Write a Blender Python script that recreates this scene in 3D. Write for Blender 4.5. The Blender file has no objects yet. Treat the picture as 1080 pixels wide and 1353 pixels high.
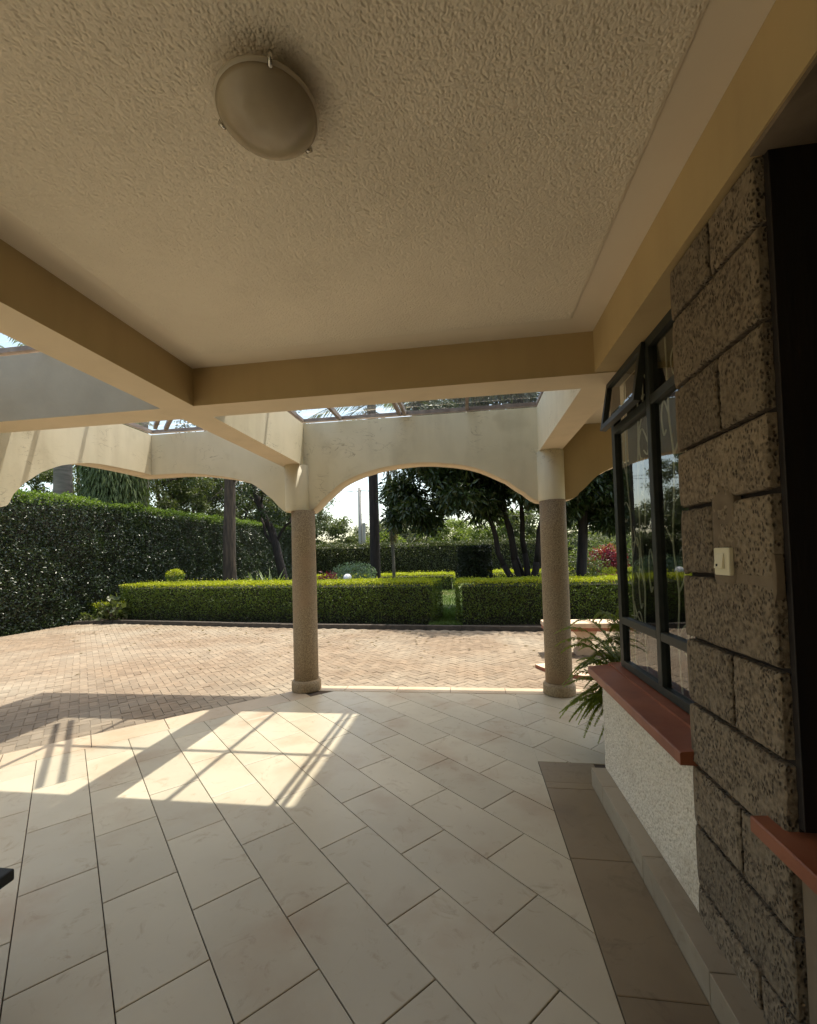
import bpy, bmesh, math, random
import numpy as np
from mathutils import Vector, Matrix, noise
S = bpy.context.scene
C = S.collection
random.seed(7); RNG = np.random.default_rng(11)
R = math.radians

# ------------------------------------------------------------------ camera
cam = bpy.data.objects.new('camera', bpy.data.cameras.new('camera'))
C.objects.link(cam); S.camera = cam
FPX, CYPX, PITCH, ROLL, YAW = 572.03, 717.94, 0.03091, -0.02716, 0.13762
def cam_matrix():
    c, s = math.cos(YAW), math.sin(YAW)
    R0 = Matrix(((c, s, 0), (-s, c, 0), (0, 0, 1)))
    c, s = math.cos(PITCH), math.sin(PITCH)
    Rp = Matrix(((1, 0, 0), (0, c, s), (0, -s, c)))
    c, s = math.cos(ROLL), math.sin(ROLL)
    Rr = Matrix(((c, 0, s), (0, 1, 0), (-s, 0, c)))
    W = Rr @ Rp @ R0                       # world -> right, forward, up
    right, fwd, up = W[0], W[1], W[2]
    M = Matrix((right, up, -fwd)).transposed().to_4x4()
    M.translation = (0, 0, 1.5)
    return M
cam.matrix_world = cam_matrix()
cd = cam.data
cd.sensor_fit = 'VERTICAL'; cd.sensor_height = 36.0
cd.lens = FPX / 1353 * 36.0
cd.shift_x = 0.0; cd.shift_y = (CYPX - 676.5) / 1353
cd.clip_start = 0.02; cd.clip_end = 2000

# ------------------------------------------------------------------ light
KX, KY = 0.159, 0.24                       # towards the sun, per metre of height
sun_dir = Vector((KX, KY, 1)).normalized()
w = bpy.data.worlds.new('World'); S.world = w; w.use_nodes = True
nt = w.node_tree
sky = nt.nodes.new('ShaderNodeTexSky'); sky.sky_type = 'NISHITA'; sky.sun_disc = False
sky.sun_elevation = math.asin(sun_dir.z); sky.sun_rotation = math.atan2(sun_dir.x, sun_dir.y)
sky.dust_density = 2.5; sky.air_density = 1.0
bgn = nt.nodes['Background']; bgn.inputs[1].default_value = 0.15
wb = nt.nodes.new('ShaderNodeMix'); wb.data_type = 'RGBA'; wb.blend_type = 'MULTIPLY'; wb.inputs[0].default_value = 1
wb.inputs[7].default_value = (1.0, 0.925, 0.755, 1)          # warm hazy daylight
nt.links.new(sky.outputs[0], wb.inputs[6]); nt.links.new(wb.outputs[2], bgn.inputs[0])
sl = bpy.data.lights.new('sun', 'SUN'); sl.energy = 2.1; sl.angle = R(0.5); sl.color = (1.0, 0.93, 0.82)
so = bpy.data.objects.new('sun', sl); C.objects.link(so)
so.rotation_euler = sun_dir.to_track_quat('Z', 'Y').to_euler(); so.location = (5, 8, 30)
S.view_settings.view_transform = 'Standard'; S.view_settings.look = 'None'
S.view_settings.exposure = 1.68; S.view_settings.gamma = 1
S.cycles.use_denoising = True
S.cycles.max_bounces = 10; S.cycles.diffuse_bounces = 6; S.cycles.transparent_max_bounces = 24
S.cycles.sample_clamp_indirect = 6

# ------------------------------------------------------------------ materials
def N(nt, t, **kw):
    n = nt.nodes.new(t)
    for k, v in kw.items():
        if k.startswith('i_'): n.inputs[int(k[2:])].default_value = v
        else: setattr(n, k, v)
    return n
def mat(name, col, rough=0.7, col2=None, scale=6, detail=6, bump=0, bscale=40, bdist=0.01, metal=0, spec=None, stretch=None, contrast=(0.35, 0.65), island=0, col3=None, scale3=1.5, c3=(0.5, 0.7)):
    m = bpy.data.materials.new(name); m.use_nodes = True
    t = m.node_tree; b = t.nodes['Principled BSDF']; L = t.links.new
    b.inputs['Base Color'].default_value = (*col, 1); b.inputs['Roughness'].default_value = rough
    b.inputs['Metallic'].default_value = metal
    if spec is not None: b.inputs['Specular IOR Level'].default_value = spec
    tc = N(t, 'ShaderNodeTexCoord'); src = tc.outputs['Object']
    if stretch:
        mp = N(t, 'ShaderNodeMapping'); mp.inputs['Scale'].default_value = stretch
        L(src, mp.inputs[0]); src = mp.outputs[0]
    out = None
    if col2:
        n = N(t, 'ShaderNodeTexNoise'); n.inputs['Scale'].default_value = scale; n.inputs['Detail'].default_value = detail
        L(src, n.inputs['Vector'])
        r = N(t, 'ShaderNodeValToRGB'); r.color_ramp.elements[0].position = contrast[0]; r.color_ramp.elements[1].position = contrast[1]
        r.color_ramp.elements[0].color = (*col, 1); r.color_ramp.elements[1].color = (*col2, 1)
        L(n.outputs[0], r.inputs[0]); out = r.outputs[0]
    if col3:
        n = N(t, 'ShaderNodeTexNoise'); n.inputs['Scale'].default_value = scale3; n.inputs['Detail'].default_value = 8
        L(src, n.inputs['Vector'])
        r = N(t, 'ShaderNodeValToRGB'); r.color_ramp.elements[0].position = c3[0]; r.color_ramp.elements[1].position = c3[1]
        L(n.outputs[0], r.inputs[0])
        mx = N(t, 'ShaderNodeMix', data_type='RGBA'); L(r.outputs[0], mx.inputs[0])
        if out: L(out, mx.inputs[6])
        else: mx.inputs[6].default_value = (*col, 1)
        mx.inputs[7].default_value = (*col3, 1); out = mx.outputs[2]
    if island:
        g = N(t, 'ShaderNodeNewGeometry')
        mr = N(t, 'ShaderNodeMapRange'); mr.inputs[3].default_value = 1 - island; mr.inputs[4].default_value = 1 + island
        L(g.outputs['Random Per Island'], mr.inputs[0])
        mx = N(t, 'ShaderNodeMix', data_type='RGBA', blend_type='MULTIPLY'); mx.inputs[0].default_value = 1
        if out: L(out, mx.inputs[6])
        else: mx.inputs[6].default_value = (*col, 1)
        L(mr.outputs[0], mx.inputs[7]); out = mx.outputs[2]
    if out: L(out, b.inputs['Base Color'])
    if bump:
        n = N(t, 'ShaderNodeTexNoise'); n.inputs['Scale'].default_value = bscale; n.inputs['Detail'].default_value = 5
        L(src, n.inputs['Vector'])
        bp = N(t, 'ShaderNodeBump'); bp.inputs['Strength'].default_value = bump; bp.inputs['Distance'].default_value = bdist
        L(n.outputs[0], bp.inputs['Height']); L(bp.outputs[0], b.inputs['Normal'])
    return m

CREAM = (0.62, 0.53, 0.38)
M = {}
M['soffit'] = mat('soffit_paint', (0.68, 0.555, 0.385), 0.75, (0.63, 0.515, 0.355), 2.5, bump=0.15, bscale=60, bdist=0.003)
M['ochre'] = mat('ochre_bounce', (0.48, 0.355, 0.175), 0.6, (0.44, 0.325, 0.16), 2.0, bump=0.12, bscale=50, bdist=0.003)  # the cream paint with warm bounced light and shade put into its colour
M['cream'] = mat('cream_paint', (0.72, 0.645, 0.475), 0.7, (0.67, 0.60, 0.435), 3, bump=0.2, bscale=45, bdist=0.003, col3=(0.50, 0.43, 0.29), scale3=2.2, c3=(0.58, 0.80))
def weather(m, dark, scale, width, gate):
    t = m.node_tree; L = t.links.new; p = t.nodes['Principled BSDF']; tc = N(t, 'ShaderNodeTexCoord')
    n = N(t, 'ShaderNodeTexNoise'); n.inputs['Scale'].default_value = scale; n.inputs['Detail'].default_value = 7; n.inputs['Distortion'].default_value = 1.6
    mp = N(t, 'ShaderNodeMapping'); mp.inputs['Rotation'].default_value = (.5, .4, .3); mp.inputs['Scale'].default_value = (1, 1, 2.2); L(tc.outputs['Object'], mp.inputs[0]); L(mp.outputs[0], n.inputs['Vector'])
    a = N(t, 'ShaderNodeMath', operation='SUBTRACT'); a.inputs[1].default_value = .5; L(n.outputs[0], a.inputs[0])
    b = N(t, 'ShaderNodeMath', operation='ABSOLUTE'); L(a.outputs[0], b.inputs[0])
    c = N(t, 'ShaderNodeMapRange'); c.inputs[1].default_value = 0; c.inputs[2].default_value = width; c.inputs[3].default_value = 1; c.inputs[4].default_value = 0; L(b.outputs[0], c.inputs[0])
    g = N(t, 'ShaderNodeTexNoise'); g.inputs['Scale'].default_value = 2.6; g.inputs['Detail'].default_value = 4; L(tc.outputs['Object'], g.inputs['Vector'])
    gr = N(t, 'ShaderNodeMapRange'); gr.inputs[1].default_value = gate; gr.inputs[2].default_value = gate + .13; L(g.outputs[0], gr.inputs[0])
    mu = N(t, 'ShaderNodeMath', operation='MULTIPLY'); L(c.outputs[0], mu.inputs[0]); L(gr.outputs[0], mu.inputs[1])
    old = p.inputs['Base Color'].links[0].from_socket
    mx = N(t, 'ShaderNodeMix', data_type='RGBA'); L(mu.outputs[0], mx.inputs[0]); L(old, mx.inputs[6]); mx.inputs[7].default_value = (*dark, 1); L(mx.outputs[2], p.inputs['Base Color'])
def streaks(m, dark, amt):
    t = m.node_tree; L = t.links.new; p = t.nodes['Principled BSDF']; tc = N(t, 'ShaderNodeTexCoord')
    mp = N(t, 'ShaderNodeMapping'); mp.inputs['Scale'].default_value = (5.3, 6.1, .9); L(tc.outputs['Object'], mp.inputs[0])
    n = N(t, 'ShaderNodeTexNoise'); n.inputs['Scale'].default_value = 1.0; n.inputs['Detail'].default_value = 6; L(mp.outputs[0], n.inputs['Vector'])
    c = N(t, 'ShaderNodeMapRange'); c.inputs[1].default_value = .5; c.inputs[2].default_value = .78; c.inputs[3].default_value = 0; c.inputs[4].default_value = amt; L(n.outputs[0], c.inputs[0])
    old = p.inputs['Base Color'].links[0].from_socket
    mx = N(t, 'ShaderNodeMix', data_type='RGBA'); L(c.outputs[0], mx.inputs[0]); L(old, mx.inputs[6]); mx.inputs[7].default_value = (*dark, 1); L(mx.outputs[2], p.inputs['Base Color'])
streaks(M['cream'], (0.38, 0.31, 0.20), .32); streaks(M['ochre'], (0.30, 0.21, 0.10), .25); streaks(M['soffit'], (0.46, 0.36, 0.24), .25)
weather(M['cream'], (0.36, 0.30, 0.20), 3.8, .013, .50)
M['ceil_smooth'] = mat('ceiling_band_paint', (0.75, 0.655, 0.51), 0.75, (0.71, 0.615, 0.475), 2, bump=0.1, bscale=50, bdist=0.003)
M['terracotta'] = mat('terracotta', (0.36, 0.15, 0.075), 0.8, (0.28, 0.11, 0.06), 8, bump=0.3, bscale=60, island=0.15)
M['granite'] = mat('speckled_granite', (0.33, 0.25, 0.15), 0.75, (0.18, 0.128, 0.075), 110, detail=3, bump=0.45, bscale=120, bdist=0.003, contrast=(0.42, 0.6), col3=(0.30, 0.20, 0.12), scale3=3)
M['granite_base'] = mat('granite_base', (0.33, 0.245, 0.14), 0.7, (0.22, 0.155, 0.085), 60, detail=3, bump=0.3, bscale=90, bdist=0.003)
M['red_sill'] = mat('red_oxide_sill', (0.26, 0.080, 0.034), 0.45, (0.20, 0.058, 0.026), 9, bump=0.15, bscale=30, bdist=0.003, col3=(0.30, 0.105, 0.055), scale3=4)
M['frame'] = mat('window_frame_paint', (0.014, 0.017, 0.013), 0.5, (0.022, 0.025, 0.02), 20, bump=0.1, bscale=60, bdist=0.002)
M['grille'] = mat('grille_paint', (0.66, 0.6, 0.45), 0.5)
M['wood_dark'] = mat('dark_timber', (0.010, 0.005, 0.003), 0.6, (0.006, 0.003, 0.002), 5, stretch=(8, 8, 1), bump=0.2, bscale=20, bdist=0.003)
M['white_plastic'] = mat('switch_plastic', (0.72, 0.66, 0.48), 0.3)
M['black'] = mat('black_slot', (0.01, 0.01, 0.01), 0.6)
M['metal'] = mat('clip_metal', (0.55, 0.52, 0.46), 0.25, metal=1)
M['mortar'] = mat('mortar', (0.17, 0.128, 0.083), 0.9, (0.20, 0.15, 0.10), 14, bump=0.4, bscale=50, bdist=0.006, col3=(0.10, 0.072, 0.045), scale3=5)
M['joint'] = mat('raked_joint', (0.022, 0.014, 0.011), 0.95)
M['grout'] = mat('tile_grout', (0.07, 0.05, 0.035), 0.95)
M['room'] = mat('room_plaster', (0.30, 0.25, 0.18), 0.8)
M['soil'] = mat('soil', (0.06, 0.04, 0.025), 0.95, (0.035, 0.025, 0.016), 6, bump=0.6, bscale=14, bdist=0.04)
M['kerb'] = mat('dark_kerb', (0.075, 0.06, 0.045), 0.9, (0.045, 0.036, 0.028), 12, bump=0.4, bscale=40, bdist=0.008)
M['bench_stone'] = mat('bench_stone', (0.60, 0.46, 0.33), 0.75, (0.50, 0.36, 0.25), 10, bump=0.3, bscale=40, bdist=0.004)
M['bench_red'] = mat('bench_red_edge', (0.33, 0.12, 0.07), 0.7, (0.25, 0.09, 0.05), 8)
M['globe'] = mat('globe_glass', (0.78, 0.78, 0.76), 0.25)
M['pole_c'] = mat('concrete_pole', (0.30, 0.29, 0.27), 0.85, (0.24, 0.23, 0.21), 3, stretch=(1, 1, .3))
M['wire'] = mat('cable_black', (0.05, 0.05, 0.05), 0.6)
M['roof'] = mat('roof_concrete', (0.4, 0.36, 0.3), 0.8, (0.33, 0.3, 0.25), 3)
M['eave_tile'] = mat('clay_roof_tile', (0.30, 0.13, 0.075), 0.8, (0.22, 0.10, 0.06), 5, island=0.12)

def bark(name, a, b, st=(1, 1, .15), sc=14, bd=0.03):
    return mat(name, a, 0.9, b, sc, stretch=st, bump=0.8, bscale=sc * 1.3, bdist=bd)
M['bark'] = bark('brown_bark', (0.085, 0.06, 0.042), (0.035, 0.025, 0.018))
M['bark_grey'] = bark('grey_bark', (0.16, 0.14, 0.115), (0.07, 0.06, 0.05))
M['bark_dark'] = bark('dark_bark', (0.032, 0.022, 0.02), (0.014, 0.01, 0.009))
M['bark_palm'] = mat('ringed_palm_bark', (0.20, 0.175, 0.15), 0.9, (0.11, 0.095, 0.08), 9, stretch=(.15, .15, 1), bump=0.7, bscale=9, bdist=0.03)

def leafmat(name, a, b, rough=0.4, trans=0.35, spec=0.5, vary=0.35):
    m = bpy.data.materials.new(name); m.use_nodes = True
    t = m.node_tree; L = t.links.new; p = t.nodes['Principled BSDF']; o = t.nodes['Material Output']
    g = N(t, 'ShaderNodeNewGeometry')
    mx = N(t, 'ShaderNodeMix', data_type='RGBA'); mx.inputs[6].default_value = (*a, 1); mx.inputs[7].default_value = (*b, 1)
    L(g.outputs['Random Per Island'], mx.inputs[0])
    L(mx.outputs[2], p.inputs['Base Color']); p.inputs['Roughness'].default_value = rough
    p.inputs['Specular IOR Level'].default_value = spec
    tr = N(t, 'ShaderNodeBsdfTranslucent')
    br = N(t, 'ShaderNodeMix', data_type='RGBA', blend_type='MULTIPLY'); br.inputs[0].default_value = 1
    L(mx.outputs[2], br.inputs[6]); br.inputs[7].default_value = (1.35, 1.5, 0.6, 1); L(br.outputs[2], tr.inputs[0])
    ms = N(t, 'ShaderNodeMixShader'); ms.inputs[0].default_value = trans
    L(p.outputs[0], ms.inputs[1]); L(tr.outputs[0], ms.inputs[2]); L(ms.outputs[0], o.inputs[0])
    return m
M['lf_hedge'] = leafmat('boundary_hedge_leaf', (0.016, 0.030, 0.010), (0.040, 0.062, 0.018), 0.34, 0.16, 0.8)
M['lf_hedge_new'] = leafmat('hedge_new_growth', (0.16, 0.22, 0.04), (0.10, 0.16, 0.03), 0.4, 0.4)
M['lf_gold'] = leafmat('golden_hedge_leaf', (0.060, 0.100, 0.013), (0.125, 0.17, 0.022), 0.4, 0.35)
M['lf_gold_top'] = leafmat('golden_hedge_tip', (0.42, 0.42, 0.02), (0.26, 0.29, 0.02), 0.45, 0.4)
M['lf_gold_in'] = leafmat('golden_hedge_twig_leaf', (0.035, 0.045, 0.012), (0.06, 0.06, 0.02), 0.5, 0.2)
M['lf_far'] = leafmat('far_hedge_leaf', (0.05, 0.065, 0.022), (0.085, 0.095, 0.035), 0.4, 0.25)
M['lf_mango'] = leafmat('mango_leaf', (0.020, 0.036, 0.010), (0.042, 0.062, 0.016), 0.35, 0.2, 0.5)
M['lf_tree'] = leafmat('olive_tree_leaf', (0.055, 0.075, 0.025), (0.10, 0.115, 0.045), 0.45, 0.35)
M['lf_light'] = leafmat('light_tree_leaf', (0.10, 0.14, 0.03), (0.16, 0.19, 0.05), 0.45, 0.45)
M['lf_grey'] = leafmat('grey_tree_leaf', (0.085, 0.10, 0.055), (0.13, 0.14, 0.085), 0.5, 0.35)
M['lf_cypress'] = leafmat('weeping_leaf', (0.045, 0.075, 0.012), (0.085, 0.115, 0.02), 0.5, 0.3)
M['lf_palm'] = leafmat('palm_leaf', (0.06, 0.09, 0.03), (0.10, 0.13, 0.05), 0.4, 0.35)
M['lf_dry'] = leafmat('dry_frond', (0.20, 0.14, 0.08), (0.13, 0.10, 0.06), 0.7, 0.3)
M['lf_red'] = leafmat('croton_leaf', (0.22, 0.012, 0.045), (0.10, 0.012, 0.03), 0.35, 0.35)
M['lf_pink'] = leafmat('pink_leaf', (0.30, 0.10, 0.09), (0.14, 0.03, 0.04), 0.4, 0.35)
M['lf_blue'] = leafmat('silver_leaf', (0.20, 0.27, 0.20), (0.12, 0.18, 0.12), 0.5, 0.3)
M['lf_topiary'] = leafmat('topiary_leaf', (0.012, 0.022, 0.008), (0.03, 0.042, 0.015), 0.4, 0.15)
M['lf_fern'] = leafmat('fern_leaf', (0.16, 0.20, 0.03), (0.25, 0.28, 0.045), 0.5, 0.55)
M['lf_agave'] = leafmat('spiky_leaf', (0.12, 0.17, 0.06), (0.18, 0.22, 0.09), 0.4, 0.3)
M['lf_core'] = mat('hedge_twigs', (0.022, 0.022, 0.010), 0.95, (0.012, 0.012, 0.006), 20, bump=0.8, bscale=30, bdist=0.03)

def ceiling_mat():
    m = mat('stippled_plaster', (0.80, 0.71, 0.56), 0.9, (0.74, 0.655, 0.515), 1.2, col3=(0.71, 0.625, 0.485), scale3=2.2, c3=(0.5, 0.8))
    t = m.node_tree; L = t.links.new; b = t.nodes['Principled BSDF']
    tc = N(t, 'ShaderNodeTexCoord')
    v = N(t, 'ShaderNodeTexVoronoi', feature='SMOOTH_F1'); v.inputs['Scale'].default_value = 95
    v.inputs['Smoothness'].default_value = 0.4
    n = N(t, 'ShaderNodeTexNoise'); n.inputs['Scale'].default_value = 70; n.inputs['Detail'].default_value = 3
    L(tc.outputs['Object'], n.inputs['Vector'])
    ad = N(t, 'ShaderNodeMix', data_type='VECTOR'); ad.inputs[0].default_value = 0.03
    L(tc.outputs['Object'], ad.inputs[4]); L(n.outputs[1], ad.inputs[5]); L(ad.outputs[1], v.inputs['Vector'])
    mt = N(t, 'ShaderNodeMath', operation='MULTIPLY_ADD'); mt.inputs[1].default_value = -1.0
    L(v.outputs[0], mt.inputs[0]); L(n.outputs[0], mt.inputs[2])
    bp = N(t, 'ShaderNodeBump'); bp.inputs['Strength'].default_value = 0.25; bp.inputs['Distance'].default_value = 0.003
    L(mt.outputs[0], bp.inputs['Height']); L(bp.outputs[0], b.inputs['Normal'])
    return m
M['stipple'] = ceiling_mat()

def rough_mat():
    m = mat('roughcast', (0.72, 0.65, 0.54), 0.9, (0.50, 0.43, 0.33), 90, detail=3, contrast=(0.46, 0.66), col3=(0.42, 0.34, 0.24), scale3=2.5, c3=(0.58, 0.8))
    t = m.node_tree; L = t.links.new; b = t.nodes['Principled BSDF']
    tc = N(t, 'ShaderNodeTexCoord')
    v = N(t, 'ShaderNodeTexVoronoi'); v.inputs['Scale'].default_value = 55
    L(tc.outputs['Object'], v.inputs['Vector'])
    bp = N(t, 'ShaderNodeBump', invert=True); bp.inputs['Strength'].default_value = 0.35; bp.inputs['Distance'].default_value = 0.004
    L(v.outputs[0], bp.inputs['Height']); L(bp.outputs[0], b.inputs['Normal'])
    return m
M['roughcast'] = rough_mat()

def stone_mat():
    m = mat('quarry_stone', (0.225, 0.175, 0.118), 0.95, (0.115, 0.085, 0.055), 60, detail=9, contrast=(0.40, 0.66), island=0.2, col3=(0.23, 0.18, 0.12), scale3=3.5, c3=(0.48, 0.72))
    t = m.node_tree; L = t.links.new; b = t.nodes['Principled BSDF']
    tc = N(t, 'ShaderNodeTexCoord')
    mp = N(t, 'ShaderNodeMapping'); mp.inputs['Rotation'].default_value = (0.5, 0, 0); mp.inputs['Scale'].default_value = (1, 1.5, 0.8)
    L(tc.outputs['Object'], mp.inputs[0])
    v = N(t, 'ShaderNodeTexVoronoi'); v.inputs['Scale'].default_value = 80; L(mp.outputs[0], v.inputs['Vector'])
    r = N(t, 'ShaderNodeValToRGB'); r.color_ramp.elements[0].position = 0.16; r.color_ramp.elements[1].position = 0.45
    L(v.outputs[0], r.inputs[0])
    n = N(t, 'ShaderNodeTexNoise'); n.inputs['Scale'].default_value = 18; n.inputs['Detail'].default_value = 2; L(tc.outputs['Object'], n.inputs['Vector'])
    r2 = N(t, 'ShaderNodeValToRGB'); r2.color_ramp.elements[0].position = 0.40; r2.color_ramp.elements[1].position = 0.50; L(n.outputs[0], r2.inputs[0])
    mx = N(t, 'ShaderNodeMath', operation='MAXIMUM'); L(r.outputs[0], mx.inputs[0])
    inv = N(t, 'ShaderNodeMath', operation='SUBTRACT'); inv.inputs[0].default_value = 1.0; L(r2.outputs[0], inv.inputs[1]); L(inv.outputs[0], mx.inputs[1])
    old = b.inputs['Base Color'].links[0].from_socket
    mm = N(t, 'ShaderNodeMix', data_type='RGBA'); L(mx.outputs[0], mm.inputs[0])
    mm.inputs[6].default_value = (0.066, 0.046, 0.029, 1); L(old, mm.inputs[7]); L(mm.outputs[2], b.inputs['Base Color'])
    n2 = N(t, 'ShaderNodeTexNoise'); n2.inputs['Scale'].default_value = 40; n2.inputs['Detail'].default_value = 8; L(mp.outputs[0], n2.inputs['Vector'])
    ad = N(t, 'ShaderNodeMath', operation='MULTIPLY_ADD'); ad.inputs[1].default_value = 0.8; L(mx.outputs[0], ad.inputs[0]); L(n2.outputs[0], ad.inputs[2])
    bp = N(t, 'ShaderNodeBump'); bp.inputs['Strength'].default_value = 0.9; bp.inputs['Distance'].default_value = 0.012
    L(ad.outputs[0], bp.inputs['Height']); L(bp.outputs[0], b.inputs['Normal'])
    return m
M['stone'] = stone_mat()

def tile_mat(name, a, b, stain, rough=0.38):
    m = mat(name, a, rough, b, 1.6, island=0.075, col3=stain, scale3=2.1, c3=(0.52, 0.74))
    t = m.node_tree; L = t.links.new; p = t.nodes['Principled BSDF']
    tc = N(t, 'ShaderNodeTexCoord')
    # fine scuffs
    n = N(t, 'ShaderNodeTexNoise'); n.inputs['Scale'].default_value = 7; n.inputs['Detail'].default_value = 12; n.inputs['Roughness'].default_value = 0.7
    n.inputs['Distortion'].default_value = 1.2
    L(tc.outputs['Object'], n.inputs['Vector'])
    r = N(t, 'ShaderNodeValToRGB'); r.color_ramp.elements[0].position = 0.56; r.color_ramp.elements[1].position = 0.70
    r.color_ramp.elements[0].color = (0, 0, 0, 1); r.color_ramp.elements[1].color = (0.6, 0.6, 0.6, 1)
    L(n.outputs[0], r.inputs[0])
    old = p.inputs['Base Color'].links[0].from_socket
    mx = N(t, 'ShaderNodeMix', data_type='RGBA'); L(r.outputs[0], mx.inputs[0]); L(old, mx.inputs[6])
    mx.inputs[7].default_value = (stain[0] * .75, stain[1] * .7, stain[2] * .65, 1)
    L(mx.outputs[2], p.inputs['Base Color'])
    rr = N(t, 'ShaderNodeMapRange'); rr.inputs[3].default_value = rough - .08; rr.inputs[4].default_value = rough + .25
    L(n.outputs[0], rr.inputs[0]); L(rr.outputs[0], p.inputs['Roughness'])
    return m
M['tile'] = tile_mat('cream_tile', (0.52, 0.452, 0.328), (0.46, 0.395, 0.282), (0.40, 0.295, 0.19), .30)
M['tile_border'] = tile_mat('border_tile', (0.50, 0.40, 0.28), (0.44, 0.34, 0.23), (0.40, 0.29, 0.18))
M['tile_dark'] = tile_mat('taupe_tile', (0.235, 0.172, 0.10), (0.20, 0.146, 0.083), (0.16, 0.112, 0.066), 0.42)
M['tile_kerb'] = tile_mat('plinth_tile', (0.36, 0.30, 0.22), (0.32, 0.265, 0.19), (0.27, 0.215, 0.15), 0.45)
M['paver'] = mat('clay_paver', (0.222, 0.168, 0.112), 0.9, (0.178, 0.130, 0.085), 5, island=0.14, bump=0.5, bscale=60, bdist=0.004, col3=(0.255, 0.217, 0.16), scale3=0.7, c3=(0.4, 0.7))
M['paver_joint'] = mat('paver_sand', (0.24, 0.195, 0.14), 0.95, (0.19, 0.152, 0.108), 12)
M['grass'] = leafmat('lawn_blade', (0.07, 0.12, 0.025), (0.11, 0.16, 0.035), 0.5, 0.35)
M['lawn'] = mat('lawn_ground', (0.055, 0.085, 0.02), 0.95, (0.085, 0.11, 0.03), 1.2, bump=0.8, bscale=60, bdist=0.03, col3=(0.15, 0.13, 0.055), scale3=0.35, c3=(0.5, 0.7))

def glass_mat(name, ior, tint, dust=0.0, dustcol=(0.5, 0.5, 0.48)):
    m = bpy.data.materials.new(name); m.use_nodes = True
    t = m.node_tree; L = t.links.new; o = t.nodes['Material Output']; t.nodes.remove(t.nodes['Principled BSDF'])
    tr = N(t, 'ShaderNodeBsdfTransparent'); tr.inputs[0].default_value = (*tint, 1)
    gl = N(t, 'ShaderNodeBsdfGlossy'); gl.inputs['Roughness'].default_value = 0.0
    fr = N(t, 'ShaderNodeFresnel'); fr.inputs[0].default_value = ior
    ge = N(t, 'ShaderNodeNewGeometry'); iv = N(t, 'ShaderNodeMath', operation='SUBTRACT'); iv.inputs[0].default_value = 1.0; L(ge.outputs['Backfacing'], iv.inputs[1])
    fm = N(t, 'ShaderNodeMath', operation='MULTIPLY'); L(fr.outputs[0], fm.inputs[0]); L(iv.outputs[0], fm.inputs[1])
    ms = N(t, 'ShaderNodeMixShader'); L(fm.outputs[0], ms.inputs[0]); L(tr.outputs[0], ms.inputs[1]); L(gl.outputs[0], ms.inputs[2])
    last = ms
    if dust:
        tc = N(t, 'ShaderNodeTexCoord')
        n = N(t, 'ShaderNodeTexNoise'); n.inputs['Scale'].default_value = 9; n.inputs['Detail'].default_value = 9; L(tc.outputs['Object'], n.inputs['Vector'])
        mr = N(t, 'ShaderNodeMapRange'); mr.inputs[1].default_value = 0.35; mr.inputs[2].default_value = 0.8; mr.inputs[3].default_value = dust * .3; mr.inputs[4].default_value = dust * 1.6
        L(n.outputs[0], mr.inputs[0])
        df = N(t, 'ShaderNodeBsdfTranslucent'); df.inputs[0].default_value = (*dustcol, 1)
        m2 = N(t, 'ShaderNodeMixShader'); L(mr.outputs[0], m2.inputs[0]); L(ms.outputs[0], m2.inputs[1]); L(df.outputs[0], m2.inputs[2]); last = m2
    L(last.outputs[0], o.inputs[0])
    return m
M['glass'] = glass_mat('window_glass', 2.5, (0.85, 0.88, 0.86))
M['skyglass'] = glass_mat('roof_glass', 1.5, (0.95, 0.97, 0.98), 0.025)
M['bowl'] = mat('frosted_bowl', (0.40, 0.33, 0.225), 0.25, (0.29, 0.235, 0.155), 6, spec=0.4)
M['bowl_rim'] = mat('frosted_rim', (0.50, 0.44, 0.34), 0.3)

# ------------------------------------------------------------------ helpers
def add_box(bm, x0, x1, y0, y1, z0, z1, mi=0, bevel=0):
    vs = [bm.verts.new((x, y, z)) for x in (x0, x1) for y in (y0, y1) for z in (z0, z1)]
    # index = 4*ix+2*iy+iz
    fs = []
    for q in ((0, 1, 3, 2), (4, 6, 7, 5), (0, 4, 5, 1), (2, 3, 7, 6), (0, 2, 6, 4), (1, 5, 7, 3)):
        f = bm.faces.new([vs[i] for i in q]); f.material_index = mi; fs.append(f)
    if bevel:
        es = list({e for f in fs for e in f.edges})
        bmesh.ops.bevel(bm, geom=es, offset=bevel, segments=2, affect='EDGES', profile=0.5)
    return fs
def obj(name, bm, mats, parent=None, smooth=False, recalc=True):
    me = bpy.data.meshes.new(name)
    if recalc: bmesh.ops.recalc_face_normals(bm, faces=bm.faces)
    bm.to_mesh(me); bm.free()
    for m in (mats if isinstance(mats, (list, tuple)) else [mats]): me.materials.append(M[m] if isinstance(m, str) else m)
    if smooth:
        for p in me.polygons: p.use_smooth = True
    o = bpy.data.objects.new(name, me); C.objects.link(o)
    if parent:
        o.parent = parent; o.matrix_parent_inverse = Matrix.Translation(-Vector(parent.location)) if parent.type == 'EMPTY' else Matrix.Identity(4)
    return o
def tag(o, label=None, cat=None, group=None, kind=None):
    if label: o['label'] = label
    if cat: o['category'] = cat
    if group: o['group'] = group
    if kind: o['kind'] = kind
    return o
def thing(name, label, cat, loc=(0, 0, 0), group=None):
    o = bpy.data.objects.new(name, None); C.objects.link(o); o.location = loc; o.empty_display_size = 0.2
    return tag(o, label, cat, group)
def boxobj(name, dims, m, parent=None, bevel=0.0):
    bm = bmesh.new(); add_box(bm, *dims, bevel=bevel); return obj(name, bm, m, parent)
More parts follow.
